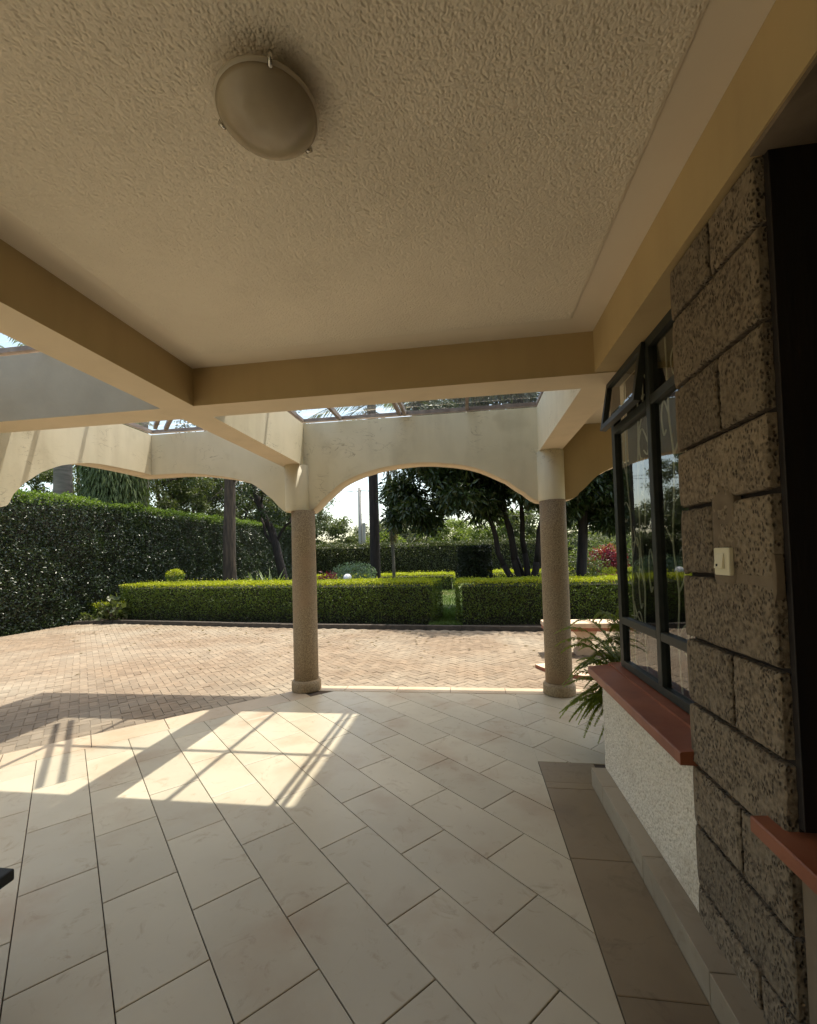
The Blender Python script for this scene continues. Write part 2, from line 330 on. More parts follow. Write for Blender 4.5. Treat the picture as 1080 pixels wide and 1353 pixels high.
def tube(bm, pts, radii, seg=8, caps=True, mi=0):
    pts = [Vector(p) for p in pts]; rings = []
    up = Vector((0.31, 0.17, 0.93))
    for i, p in enumerate(pts):
        d = (pts[min(i + 1, len(pts) - 1)] - pts[max(i - 1, 0)]).normalized()
        a = d.cross(up)
        if a.length < 0.05: a = d.cross(Vector((1, 0, 0)))
        a.normalize(); b = d.cross(a)
        r = radii[i] if isinstance(radii, (list, tuple)) else radii
        rings.append([bm.verts.new(p + (a * math.cos(k * 2 * math.pi / seg) + b * math.sin(k * 2 * math.pi / seg)) * r) for k in range(seg)])
    for A, B in zip(rings, rings[1:]):
        for k in range(seg):
            f = bm.faces.new((A[k], A[(k + 1) % seg], B[(k + 1) % seg], B[k])); f.smooth = True; f.material_index = mi
    if caps and seg > 2:
        for rg in (rings[0], rings[-1]):
            try: f = bm.faces.new(rg); f.material_index = mi
            except ValueError: pass
def lathe(bm, prof, cx, cy, seg=32, smooth=True, mi=0):
    rings = []
    for r, z in prof:
        rings.append([bm.verts.new((cx + r * math.cos(2 * math.pi * k / seg), cy + r * math.sin(2 * math.pi * k / seg), z)) for k in range(seg)])
    for A, B in zip(rings, rings[1:]):
        for k in range(seg):
            f = bm.faces.new((A[k], A[(k + 1) % seg], B[(k + 1) % seg], B[k])); f.smooth = smooth; f.material_index = mi
    for rg in (rings[0], rings[-1]):
        f = bm.faces.new(rg); f.material_index = mi
def prism(bm, poly, z0, z1, mi=0):
    lo = [bm.verts.new((x, y, z0)) for x, y in poly]; hi = [bm.verts.new((x, y, z1)) for x, y in poly]
    n = len(poly)
    for a in (lo, hi):
        f = bm.faces.new(a); f.material_index = mi
    for k in range(n):
        f = bm.faces.new((lo[k], lo[(k + 1) % n], hi[(k + 1) % n], hi[k])); f.material_index = mi
def clip(poly, a, b, c):          # keep a*x+b*y<=c
    out = []
    for i in range(len(poly)):
        p, q = poly[i], poly[(i + 1) % len(poly)]
        dp, dq = a * p[0] + b * p[1] - c, a * q[0] + b * q[1] - c
        if dp <= 0: out.append(p)
        if (dp < 0 < dq) or (dq < 0 < dp):
            t = dp / (dp - dq); out.append((p[0] + t * (q[0] - p[0]), p[1] + t * (q[1] - p[1])))
    return out
def area(p): return abs(sum(p[i][0] * p[(i + 1) % len(p)][1] - p[(i + 1) % len(p)][0] * p[i][1] for i in range(len(p)))) / 2

# leaves: rhombus folded along the midrib, built as one mesh with numpy
def unit(v): return v / np.maximum(np.linalg.norm(v, axis=1, keepdims=True), 1e-9)
def leaf_obj(name, mats, P, D, Nn, L, W, mi=None, parent=None, fold=0.25):
    P = np.asarray(P, float); n = len(P)
    D = unit(np.asarray(D, float)); Sd = unit(np.cross(D, Nn)); Nn = np.cross(Sd, D)
    L = np.broadcast_to(np.asarray(L, float), (n,))[:, None]; W = np.broadcast_to(np.asarray(W, float), (n,))[:, None]
    V = np.empty((n, 4, 3))
    V[:, 0] = P; V[:, 1] = P + D * L * .45 + Sd * W * .5 + Nn * W * fold
    V[:, 2] = P + D * L; V[:, 3] = P + D * L * .45 - Sd * W * .5 + Nn * W * fold
    me = bpy.data.meshes.new(name)
    me.vertices.add(n * 4); me.vertices.foreach_set('co', V.reshape(-1))
    idx = (np.arange(n)[:, None] * 4 + np.array([0, 1, 2, 0, 2, 3])[None]).reshape(-1)
    me.loops.add(n * 6); me.loops.foreach_set('vertex_index', idx.astype(np.int32))
    me.polygons.add(n * 2); me.polygons.foreach_set('loop_start', (np.arange(n * 2) * 3).astype(np.int32))
    me.polygons.foreach_set('loop_total', np.full(n * 2, 3, np.int32))
    for m in (mats if isinstance(mats, (list, tuple)) else [mats]): me.materials.append(M[m])
    if mi is not None: me.polygons.foreach_set('material_index', np.repeat(np.asarray(mi, np.int32), 2))
    me.update(calc_edges=True); me.validate()
    o = bpy.data.objects.new(name, me); C.objects.link(o)
    if parent:
        o.parent = parent; o.matrix_parent_inverse = Matrix.Translation(-Vector(parent.location)) if parent.type == 'EMPTY' else Matrix.Identity(4)
    return o
def rnd(n): return unit(RNG.normal(size=(n, 3)))

def hedge(name, label, cat, P0, P1, depth, z0, h, leaf, dens, mats, topband=0.06, group=None, lump=0.05, back=True, ends=(True, True), side_mid=None):
    """clipped hedge from P0 to P1 (front bottom line), depth behind it"""
    P0 = np.array(P0, float); P1 = np.array(P1, float); u = P1 - P0; Ln = np.linalg.norm(u); u /= Ln
    n = np.array([-u[1], u[0]])                          # into the hedge (left of direction)
    t = thing(name, label, cat, ((P0[0] + P1[0]) / 2, (P0[1] + P1[1]) / 2, z0), group)
    bm = bmesh.new(); i = 0.09 + lump
    prism(bm, [tuple(P0 + u * i + n * i), tuple(P1 - u * i + n * i), tuple(P1 - u * i + n * (depth - i)), tuple(P0 + u * i + n * (depth - i))], z0, z0 + h - i)
    obj('twigs', bm, 'lf_core', t)
    pts, nr = [], []
    def face(cnt, f, nor):
        pts.append(f(RNG.random(cnt), RNG.random(cnt))); nr.append(np.tile(nor, (cnt, 1)))
    un, nn = np.array([*u, 0]), np.array([*n, 0]); b0 = np.array([*P0, z0])
    face(int(Ln * h * dens), lambda a, b: b0 + un * (a * Ln)[:, None] + np.array([0, 0, 1]) * (b * h)[:, None], -nn)
    if back: face(int(Ln * h * dens * .35), lambda a, b: b0 + nn * depth + un * (a * Ln)[:, None] + np.array([0, 0, 1]) * (b * h)[:, None], nn)
    face(int(Ln * depth * dens * 1.1), lambda a, b: b0 + un * (a * Ln)[:, None] + nn * (b * depth)[:, None] + np.array([0, 0, h]), np.array([0, 0, 1.]))
    for e, (o_, s) in zip(ends, ((0, -1), (Ln, 1))):
        if e: face(int(depth * h * dens), lambda a, b: b0 + un * o_ + nn * (a * depth)[:, None] + np.array([0, 0, 1]) * (b * h)[:, None], un * s)
    P = np.vstack(pts); Nr = np.vstack(nr); k = len(P)
    # gentle lumps in the clipped surface and leaves at several depths
    lum = np.array([noise.noise(Vector(p * 1.6)) for p in P]) * lump + np.array([noise.noise(Vector(p * 5.0)) for p in P]) * lump * .6
    sh = (RNG.random(k) < .03) * RNG.random(k) * leaf * 2.2
    P = P + Nr * (sh + lum - np.abs(RNG.normal(0, leaf * .75, k)) + leaf * .3)[:, None]
    # round the upper edges a little
    D = unit(Nr * .55 + rnd(k) * .9 + np.array([0, 0, .25])); NN = unit(Nr * .9 + rnd(k) * .75)
    sz = leaf * RNG.uniform(.65, 1.25, k)
    zt = z0 + h
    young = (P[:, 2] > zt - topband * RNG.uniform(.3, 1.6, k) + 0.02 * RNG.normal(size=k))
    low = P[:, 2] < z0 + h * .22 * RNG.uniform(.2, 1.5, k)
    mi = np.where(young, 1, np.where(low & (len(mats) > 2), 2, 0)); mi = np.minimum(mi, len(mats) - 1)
    leaf_obj('foliage', mats, P, D, NN, sz, sz * .55, mi, t)
    return t

def blob_pts(n, c, r, shell=0.5):
    d = rnd(n); rr = (shell + (1 - shell) * RNG.random(n)) ** 1
    return np.array(c) + d * rr[:, None] * np.array(r), d
def crown(mats, clusters, per, leaf, aspect=.45, droop=.3, parent=None, name='crown', mi_p=None):
    Ps, Ds, Ns = [], [], []
    for c, r in clusters:
        r = np.array(r if hasattr(r, '__len__') else (r, r, r * .75))
        n = int(per * RNG.uniform(.7, 1.3)); P, d = blob_pts(n, c, r, .15)
        Ps.append(P); Ds.append(d * .6 + rnd(n) * .8 - np.array([0, 0, droop])); Ns.append(rnd(n) * .8 + d * .4 + np.array([0, 0, .5]))
    P = np.vstack(Ps); n = len(P); sz = leaf * RNG.uniform(.6, 1.3, n)
    mi = None
    if mi_p is not None: mi = (RNG.random(n) < mi_p).astype(int)
    return leaf_obj(name, mats, P, np.vstack(Ds), np.vstack(Ns), sz, sz * aspect, mi, parent)
def limb(bm, a, b, r0, r1, seg=8, wob=.06, n=6):
    a, b = Vector(a), Vector(b); L = (b - a).length; pts = []
    off = Vector((random.uniform(0, 50),) * 3)
    for i in range(n + 1):
        t = i / n; p = a.lerp(b, t); k = math.sin(t * math.pi) if i < n else 0
        p = p + noise.noise_vector(off + Vector((t * 2.2, 0, 0))) * wob * L * (k + (.4 if 0 < i < n else 0)); pts.append(p)
    tube(bm, pts, [r0 + (r1 - r0) * (i / n) for i in range(n + 1)], seg); return pts

# ------------------------------------------------------------------ ground
bm = bmesh.new(); s = 400
prism(bm, [(-s, -s), (s, -s), (s, s), (-s, s)], -0.5, -0.16)
tag(obj('lawn', bm, 'lawn'), kind='structure')
DRIVE = [(-11.9, -4.0), (7.5, -4.0), (7.5, 9.25), (1.4, 9.15), (-1.0, 9.4), (-4.5, 9.75), (-9.7, 10.6), (-10.7, 10.45)]
bm = bmesh.new(); prism(bm, DRIVE, -0.3, -0.107)
drive = tag(obj('driveway', bm, 'paver_joint'), kind='structure')
# clay pavers in herringbone, one mesh
def convex_parts(): return [[(-11.9, -4.0), (7.5, -4.0), (7.5, 9.25), (1.4, 9.15), (-1.0, 9.4)], [(-11.9, -4.0), (-1.0, 9.4), (-4.5, 9.75), (-9.7, 10.6), (-10.7, 10.45)]]
def inside(p):
    x, y = p; c = False; n = len(DRIVE)
    for i in range(n):
        (x1, y1), (x2, y2) = DRIVE[i], DRIVE[i - 1]
        if (y1 > y) != (y2 > y) and x < (x2 - x1) * (y - y1) / (y2 - y1) + x1: c = not c
    return c
bm = bmesh.new(); wv = 0.09; c45 = math.cos(R(45)); gap = 0.0025
for i in range(-150, 222):
    for j in range(-106, 106):
        ox, oy = i + 2 * j, i - 2 * j
        for (x0, y0, x1, y1) in ((ox, oy, ox + 2, oy + 1), (ox + 2, oy - 1, ox + 3, oy + 1)):
            X0, X1, Y0, Y1 = x0 * wv + gap, x1 * wv - gap, y0 * wv + gap, y1 * wv - gap
            cx, cy = (X0 + X1) / 2, (Y0 + Y1) / 2
            gx, gy = (cx - cy) * c45 - 4, (cx + cy) * c45 - 1
            if not (-12 < gx < 7.6 and 1.2 < gy < 10.8) or not inside((gx, gy)): continue
            if gx - gy > -6.6 and gy < 4.8 and gx < 4: continue
            z = -0.1 + random.uniform(-.0025, .0025); tx, ty = random.uniform(-.02, .02), random.uniform(-.02, .02)
            q = []
            for inset, dz in ((0, -0.03), (0, -0.004), (0.004, 0)):
                rg = []
                for (a, b) in ((X0 + inset, Y0 + inset), (X1 - inset, Y0 + inset), (X1 - inset, Y1 - inset), (X0 + inset, Y1 - inset)):
                    px, py = (a - b) * c45 - 4, (a + b) * c45 - 1
                    rg.append(bm.verts.new((px, py, z + dz + tx * (a - cx) + ty * (b - cy))))
                q.append(rg)
            for A, B in zip(q, q[1:]):
                for k in range(4): bm.faces.new((A[k], A[(k + 1) % 4], B[(k + 1) % 4], B[k]))
            bm.faces.new(q[2])
pv = obj('paving', bm, 'paver', recalc=False); pv.parent = drive
# kerb along the planting bed
kl = [(-10.75, 10.5), (-9.7, 10.65), (-4.5, 9.8), (-1.0, 9.45), (1.4, 9.2), (7.5, 9.3)]
bm = bmesh.new()
for (a, b) in zip(kl, kl[1:]):
    a, b = Vector(a), Vector(b); d = (b - a); L = d.length; d.normalize(); nn = Vector((-d.y, d.x)); k = max(1, round(L / .9))
    for i in range(k):
        p, q = a + d * (L * i / k + .006), a + d * (L * (i + 1) / k - .006)
        prism(bm, [tuple(p), tuple(q), tuple(q + nn * .14), tuple(p + nn * .14)], -0.2, -0.015 + random.uniform(-.006, .006))
tag(obj('kerb', bm, 'kerb'), kind='structure')
bm = bmesh.new()
prism(bm, [(-11.9, 10.6), (-9.7, 10.8), (-4.5, 9.95), (-1.0, 9.6), (1.4, 9.35), (7.5, 9.45), (7.5, 11.4), (-12, 12.5)], -0.2, -0.06)
tag(obj('planting_bed', bm, 'soil'), kind='structure')
# path of grass between the two hedges and the lawn blades near it
P = np.column_stack([RNG.uniform(-6, 5, 26000), RNG.uniform(11.2, 21, 26000), np.full(26000, -0.16)])
g1 = np.column_stack([RNG.uniform(-.95, -.2, 7000), RNG.uniform(9.6, 12.5, 7000), np.full(7000, -0.06)])
P = np.vstack([P, g1]); k = len(P)
D = np.column_stack([RNG.normal(0, .35, k), RNG.normal(0, .35, k), np.ones(k)])
tag(leaf_obj('grass', 'grass', P, D, rnd(k) * [1, 1, .2], RNG.uniform(.05, .11, k), .018), 'green mown lawn grass behind the clipped yellow hedges', 'grass', kind='stuff')

# ------------------------------------------------------------------ porch floor
OUT = [(-3.62, 3.20), (-2.06, 4.76)]          # chamfered edge, 45 degrees
bm = bmesh.new()
plat = [(-4.6, -3.0), (4.2, -3.0), (4.2, 5.0), (-1.82, 5.0), (-4.6, 2.22)]
prism(bm, plat, -0.12, -0.008)
floor = tag(obj('porch_floor', bm, 'grout'), kind='structure')
TY = R(-46.43); du = (math.sin(TY), math.cos(TY)); dw = (math.cos(TY), -math.sin(TY)); TO = (-0.87398, 1.83919)
def regions():
    # main floor in convex pieces; each is a list of half planes a,b,c
    s2 = math.sqrt(.5); edge = (-s2, s2, s2 * (3.20 + 3.62) - 0.33)     # inside border row
    yield [(1, 0, .445), (0, 1, 4.79), (0, -1, 2.5), edge, (-1, 0, 4.5)]
    yield [(-1, 0, -.445), (1, 0, 4.2), (0, -1, -3.262), (0, 1, 4.79)]
bm = bmesh.new()
def top_tile(bm, poly, z0, z1, bev=0.0025):
    n = len(poly); cx = sum(p[0] for p in poly) / n; cy = sum(p[1] for p in poly) / n
    lo = [bm.verts.new((x, y, z0)) for x, y in poly]; md = [bm.verts.new((x, y, z1 - bev * .6)) for x, y in poly]
    hi = []
    for x, y in poly:
        d = math.hypot(cx - x, cy - y); f = min(.3, bev * 1.4 / max(d, 1e-6)); hi.append(bm.verts.new((x + (cx - x) * f, y + (cy - y) * f, z1)))
    for A, B in ((lo, md), (md, hi)):
        for k in range(n): bm.faces.new((A[k], A[(k + 1) % n], B[(k + 1) % n], B[k]))
    bm.faces.new(hi)
for k in range(-22, 24):
    for j in range(-16, 18):
        u0 = .504 - .3035 * (k - 1) - j * .6; w0 = (k - 1) * .3; g = .0022
        # vertices (u from u0-0.6 to u0)
        base = [(u0 - .6 + g, w0 + g), (u0 - g, w0 + g), (u0 - g, w0 + .3 - g), (u0 - .6 + g, w0 + .3 - g)]
        poly = [(TO[0] + u * du[0] + v * dw[0], TO[1] + u * du[1] + v * dw[1]) for u, v in base]
        for reg in regions():
            p = poly
            for h in reg:
                p = clip(p, *h)
                if len(p) < 3: break
            if len(p) >= 3 and area(p) > 2e-4:
                if sum(p[i][0] * p[(i + 1) % len(p)][1] - p[(i + 1) % len(p)][0] * p[i][1] for i in range(len(p))) < 0: p = p[::-1]
                top_tile(bm, p, -0.02, random.uniform(-.0006, .0006))
o = obj('floor_tile', bm, 'tile', recalc=False); o.parent = floor
bm = bmesh.new()                      # border rows: chamfer, front edge
s2 = math.sqrt(.5); e = Vector((s2, s2)); nrm = Vector((s2, -s2)); a = Vector((-3.62, 3.20)); Lc = (Vector((-1.82, 5.0)) - a).length
joints = [-1.35, -.78, -.21, .36, .93, 1.50, 2.07, 2.30]
for j0, j1 in zip(joints, joints[1:]):
    p, q = a + e * (j0 + .003), a + e * (j1 - .003)
    pl = [tuple(p + nrm * .002), tuple(p + nrm * .326), tuple(q + nrm * .326), tuple(q + nrm * .002)]
    for h in ((0, 1, 4.79), (1, 0, .445), (-1, 0, 4.5)): pl = clip(pl, *h)
    if len(pl) > 2: top_tile(bm, pl, -0.02, 0.0)
x = -2.05
while x < 4.1:
    pl = [(x + .003, 4.796), (x + .597, 4.796), (x + .597, 4.99), (x + .003, 4.99)]
    pl = clip(pl, -s2, s2, s2 * (3.20 + 3.62) - .004)
    if len(pl) > 2: top_tile(bm, pl, -0.02, 0.002)
    x += .6
o = obj('border_tile', bm, 'tile_border', recalc=False); o.parent = floor
bm = bmesh.new()                      # dark strip beside the plinth
ys = [3.258, 2.905, 2.255, 1.585, .985, .385, -.215, -.9, -1.6, -3]
for y1, y0 in zip(ys, ys[1:]):
    xr = .738
    if y1 > 3.2: top_tile(bm, [(.449, 2.98), (.826, 2.98), (.826, y1 - .002), (.449, y1 - .002)], -0.02, 0.0005); y1 = 2.98
    top_tile(bm, [(.449, y0 + .002), (xr, y0 + .002), (xr, y1 - .0005), (.449, y1 - .0005)], -0.02, 0.0005)
o = obj('dark_tile', bm, 'tile_dark', recalc=False); o.parent = floor
bm = bmesh.new()                      # plinth kerb along the wall
ks = [2.975, 2.74, 2.14, 1.585, .985, .385, -.3, -1, -3]
for y1, y0 in zip(ks, ks[1:]):
    add_box(bm, .740, .86, y0 + .0015, y1 - .0015, -0.02, 0.108, bevel=0.003)
tag(obj('plinth_kerb', bm, 'tile_kerb'), kind='structure')

# ------------------------------------------------------------------ ceiling, beams
ZB, ZC, ZT = 2.60, 2.865, 3.10
bm = bmesh.new()
add_box(bm, -1.887, .804, -3, 2.78, ZC + .0015, 3.08)
ceiling = tag(obj('ceiling', bm, 'ceil_smooth'), kind='structure')
def shot_noise(nx, ny, step, sig):
    kx, ky = np.meshgrid(np.fft.fftfreq(nx + 1, step), np.fft.fftfreq(ny + 1, step)); k2 = kx ** 2 + ky ** 2
    tot = 0; b = np.fft.ifft2(np.fft.fft2(RNG.normal(size=k2.shape)) * np.exp(-k2 / 60)).real; b /= b.std()
    for sg, cov in sig:
        imp = (RNG.random(k2.shape) < cov * step * step / (2 * math.pi * sg * sg)) * RNG.exponential(1.0, k2.shape)
        tot = tot + np.fft.ifft2(np.fft.fft2(imp) * np.exp(-2 * math.pi ** 2 * sg * sg * k2)).real * (2 * math.pi * sg * sg / step ** 2)
    return 1 - np.exp(-np.maximum(tot, 0) * (1 + .18 * b) * .95)
def relief_sheet(name, x0, x1, y0, y1, step, sig, depth, place, m, parent):
    """a plaster sheet with real relief; place(u, v, height) gives the point"""
    nx, ny = int((x1 - x0) / step), int((y1 - y0) / step)
    h = shot_noise(nx, ny, step, sig)
    X, Y = np.meshgrid(np.linspace(x0, x1, nx + 1), np.linspace(y0, y1, ny + 1))
    ed = np.minimum(np.minimum(X - x0, x1 - X), np.minimum(Y - y0, y1 - Y)); ed = np.clip(ed / .012, 0, 1)
    V = np.stack(place(X, Y, depth * h * ed), -1).reshape(-1, 3)
    I = np.arange((nx + 1) * (ny + 1)).reshape(ny + 1, nx + 1)
    Q = np.stack([I[:-1, :-1], I[1:, :-1], I[1:, 1:], I[:-1, 1:]], -1).reshape(-1, 4)
    me = bpy.data.meshes.new(name); me.vertices.add(len(V)); me.vertices.foreach_set('co', V.reshape(-1))
    me.loops.add(Q.size); me.loops.foreach_set('vertex_index', Q.reshape(-1).astype(np.int32))
    me.polygons.add(len(Q)); me.polygons.foreach_set('loop_start', (np.arange(len(Q)) * 4).astype(np.int32)); me.polygons.foreach_set('loop_total', np.full(len(Q), 4, np.int32))
    me.polygons.foreach_set('use_smooth', np.ones(len(Q), bool)); me.materials.append(M[m]); me.update(calc_edges=True)
    o = bpy.data.objects.new(name, me); C.objects.link(o); o.parent = parent; return o
def stipple_field(x0, x1, y0, y1, z, step):
    relief_sheet('stippled_field', x0, x1, y0, y1, step, ((.0011, .6), (.0017, .75), (.0029, .3)), .0038, lambda X, Y, H: (X, Y, z - .002 - H), 'stipple', ceiling)
stipple_field(-1.705, .635, .70, 2.60, ZC, .0019)
stipple_field(-1.705, .635, -2.8, .695, ZC, .02)
M['shade_grey'] = mat('shade_grey', (0.40, 0.365, 0.30), 0.8, (0.34, 0.31, 0.25), 2.5, bump=.25, bscale=35, bdist=.004)  # dim left bay: its shade is put into this beam face's colour
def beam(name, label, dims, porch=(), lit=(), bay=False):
    """porch/lit: faces in ochre (warm bounce put into the cream) / cream ('x0','x1','y0','y1'); the rest is soffit colour"""
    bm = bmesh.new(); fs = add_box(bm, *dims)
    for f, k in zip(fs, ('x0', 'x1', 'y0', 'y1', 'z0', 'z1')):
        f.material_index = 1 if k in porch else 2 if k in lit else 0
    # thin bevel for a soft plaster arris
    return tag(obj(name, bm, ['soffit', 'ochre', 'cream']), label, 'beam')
beam('ceiling_beam', 'long warm-lit cream ceiling beam along the left side of the stippled ceiling', (-2.14, -1.887, -3, 3.02, ZB, ZT), porch=('x1',), lit=('x0', 'y1'))
beam('ceiling_beam', 'warm-lit cream cross beam closing the far end of the stippled ceiling', (-1.887, 3.2, 2.78, 3.02, ZB, ZT - .001), porch=('y0',), lit=('y1',))
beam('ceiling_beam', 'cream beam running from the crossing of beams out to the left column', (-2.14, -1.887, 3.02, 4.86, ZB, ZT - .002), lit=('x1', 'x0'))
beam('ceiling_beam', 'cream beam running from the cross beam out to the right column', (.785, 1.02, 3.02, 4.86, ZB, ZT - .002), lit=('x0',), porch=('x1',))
gb = beam('ceiling_beam', 'cross beam with grey shaded face in the left bay beyond the long beam', (-3.86, -2.14, 2.78, 3.02, ZB, ZT - .001), lit=('y1',), porch=('y0',)); gb.data.materials[1] = M['shade_grey']
beam('ceiling_beam', 'warm-lit cream beam above the window and stone pier on the right', (.805, 1.04, -3, 2.78, 2.606, ZT - .003), porch=('x0', 'z0'))
# covered bay right of the right-hand beam
bm = bmesh.new(); add_box(bm, 1.022, 4.2, 3.022, 4.86, 2.88, 3.06); tag(obj('ceiling', bm, 'ceil_smooth'), kind='structure')

# ------------------------------------------------------------------ arch walls
def arch_wall(name, label, pts, ztop, t0, t1, axis, mats, eave=None, emat=None):
    """pts: lower edge [(u,z)...] left to right; extruded t0..t1 on the other axis"""
    poly = list(pts) + [(pts[-1][0], ztop), (pts[0][0], ztop)]
    bm = bmesh.new()
    mk = (lambda u, t, z: bm.verts.new((u, t, z))) if axis == 'x' else (lambda u, t, z: bm.verts.new((t, u, z)))
    A = [mk(u, t0, z) for u, z in poly]; B = [mk(u, t1, z) for u, z in poly]; n = len(poly)
    m = len(pts)
    # faces as vertical strips so that nothing is concave
    for V, idx in ((A, 0), (B, 1)):
        tops = [mk(u, (t0, t1)[idx], ztop) for u, z in pts]
        for k in range(m - 1):
            f = bm.faces.new((V[k], V[k + 1], tops[k + 1], tops[k])); f.material_index = 0
    for k in range(m - 1):
        f = bm.faces.new((A[k], A[k + 1], B[k + 1], B[k])); f.material_index = 1; f.smooth = True
    f = bm.faces.new((A[m - 1], A[m], B[m], B[m - 1])); f = bm.faces.new((A[m], A[m + 1], B[m + 1], B[m])); f = bm.faces.new((A[m + 1], A[0], B[0], B[m + 1]))
    bmesh.ops.remove_doubles(bm, verts=bm.verts, dist=1e-5)
    o = tag(obj(name, bm, mats), label, 'wall')
    if eave:
        bm = bmesh.new()
        add_box(bm, *eave); obj('eave', bm, 'eave_tile', o)
    return o
def smooth_curve(p, n=6):
    out = []
    for i in range(len(p) - 1):
        p0, p1, p2, p3 = p[max(i - 1, 0)], p[i], p[i + 1], p[min(i + 2, len(p) - 1)]
        for k in range(n):
            t = k / n
            out.append((p1[0] + (p2[0] - p1[0]) * t, 0.5 * (2 * p1[1] + (p2[1] - p0[1]) * t + (2 * p0[1] - 5 * p1[1] + 4 * p2[1] - p3[1]) * t * t + (3 * p1[1] - p0[1] - 3 * p2[1] + p3[1]) * t ** 3)))
    out.append(p[-1]); return out
YI, YO = 4.85, 5.10
cpts = [(-1.86, 2.06), (-1.81, 2.075), (-1.684, 2.19), (-1.452, 2.37), (-1.2, 2.475), (-.9, 2.54), (-.52, 2.565), (-.15, 2.53), (.13, 2.46), (.44, 2.31), (.63, 2.17), (.74, 2.085), (.80, 2.065)]
ev = [(-.19, 1)]
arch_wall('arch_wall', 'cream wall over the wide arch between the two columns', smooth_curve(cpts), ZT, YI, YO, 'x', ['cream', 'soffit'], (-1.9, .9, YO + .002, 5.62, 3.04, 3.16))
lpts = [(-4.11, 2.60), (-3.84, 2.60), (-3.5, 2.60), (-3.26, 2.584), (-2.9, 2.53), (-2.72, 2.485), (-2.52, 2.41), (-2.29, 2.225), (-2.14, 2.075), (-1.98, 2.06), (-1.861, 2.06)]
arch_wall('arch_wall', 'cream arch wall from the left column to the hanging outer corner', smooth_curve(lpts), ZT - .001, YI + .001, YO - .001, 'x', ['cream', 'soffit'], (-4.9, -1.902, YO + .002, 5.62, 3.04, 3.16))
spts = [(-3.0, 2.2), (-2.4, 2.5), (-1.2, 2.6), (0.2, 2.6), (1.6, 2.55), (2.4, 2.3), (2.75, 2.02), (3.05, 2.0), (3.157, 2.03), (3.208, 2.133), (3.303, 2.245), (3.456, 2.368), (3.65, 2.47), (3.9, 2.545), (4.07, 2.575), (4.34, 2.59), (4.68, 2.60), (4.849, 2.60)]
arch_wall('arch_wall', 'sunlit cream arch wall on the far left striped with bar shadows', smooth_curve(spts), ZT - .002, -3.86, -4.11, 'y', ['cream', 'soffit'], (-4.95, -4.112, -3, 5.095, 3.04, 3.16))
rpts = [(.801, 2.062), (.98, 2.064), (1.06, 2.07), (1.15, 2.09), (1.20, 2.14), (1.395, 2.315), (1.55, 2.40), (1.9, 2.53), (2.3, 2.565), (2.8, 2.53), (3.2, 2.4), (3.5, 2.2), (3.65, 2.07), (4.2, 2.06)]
arch_wall('arch_wall', 'warm-lit cream arch wall right of the right column behind the window', smooth_curve(rpts), ZT - .001, YI + .001, YO - .001, 'x', ['ochre', 'soffit'], (.902, 4.2, YO + .002, 5.62, 3.04, 3.16))

# ------------------------------------------------------------------ columns
def column(label, x, y, xc, base=True, r=.139):
    t = thing('porch_column', label, 'column', (x, y, 0))
    bm = bmesh.new(); lathe(bm, [(r * 1.0, .10), (r * 1.0, .6), (r * 1.0, 1.2), (r * .985, 1.7), (r * .975, 2.066)], x, y, 48); obj('shaft', bm, 'granite', t)
    bm = bmesh.new(); lathe(bm, [(.163, .001), (.167, .01), (.167, .095), (.162, .106), (.15, .118), (r + .001, .126)], x, y, 48); obj('base', bm, 'granite_base', t)
    bm = bmesh.new(); lathe(bm, [(.137, 2.062), (.139, 2.07), (.139, 2.599)], xc, y + .005, 40); obj('plaster_neck', bm, 'cream', t)
    return t
column('left round granite column standing where the tiled edge turns', -1.905, 4.84, -1.975)
column('right round granite column beside the fern and window', .912, 4.84, .907)
column('granite column carrying the sunlit side arch wall beyond the left edge', -3.985, 2.93, -3.985)

# ------------------------------------------------------------------ skylights
def skylight(label, x0, x1, y0, y1, xb, yb, diag=None, z=3.15, extra=()):
    t = thing('skylight', label, 'skylight', ((x0 + x1) / 2, (y0 + y1) / 2, z))
    bm = bmesh.new()
    for d in ((x0 - .05, x1 + .05, y0 - .05, y0), (x0 - .05, x1 + .05, y1, y1 + .05), (x0 - .05, x0, y0, y1), (x1, x1 + .05, y0, y1)): add_box(bm, *d, z - .022, z + .015)
    obj('edge_frame', bm, 'sky_frame', t)
    for xx, ww in xb: boxobj('glazing_bar', (xx - ww / 2, xx + ww / 2, y0, y1, z - .035, z + .012), 'sky_frame', t)
    for yy, ww in yb: boxobj('glazing_bar', (x0, x1, yy - ww / 2, yy + ww / 2, z - .03, z + .008), 'sky_frame', t)
    for (xa, xb_, yy) in extra: boxobj('glazing_bar', (xa, xb_, yy - .02, yy + .02, z - .03, z + .008), 'sky_frame', t)
    if diag:
        for (ax, ay, bx, by) in diag:
            d = Vector((bx - ax, by - ay)).normalized(); n = Vector((-d.y, d.x)) * .02
            bm = bmesh.new(); prism(bm, [(ax + n.x, ay + n.y), (bx + n.x, by + n.y), (bx - n.x, by - n.y), (ax - n.x, ay - n.y)], z - .034, z + .011); obj('glazing_bar', bm, 'sky_frame', t)
    boxobj('glass', (x0 - .03, x1 + .03, y0 - .03, y1 + .03, z + .018, z + .024), 'skyglass', t)
M['sky_frame'] = mat('weathered_bar', (0.30, 0.25, 0.22), 0.6, (0.20, 0.15, 0.13), 10)
skylight('roof glazing between the two columns above the wide arch', -1.885, .783, 3.30, YI + .02, [(-1.44, .035), (-.735, .035), (-.675, .035), (.03, .035)], [(3.985, .035)])
skylight('roof glazing over the far left corner bay', -3.86, -2.142, 3.30, YI + .02, [(-3.04, .035)], [(3.985, .035)], [(-3.62, 4.79, -2.35, 3.44), (-3.69, 4.70, -2.44, 3.36)], extra=((-3.82, -3.3, 3.51),))
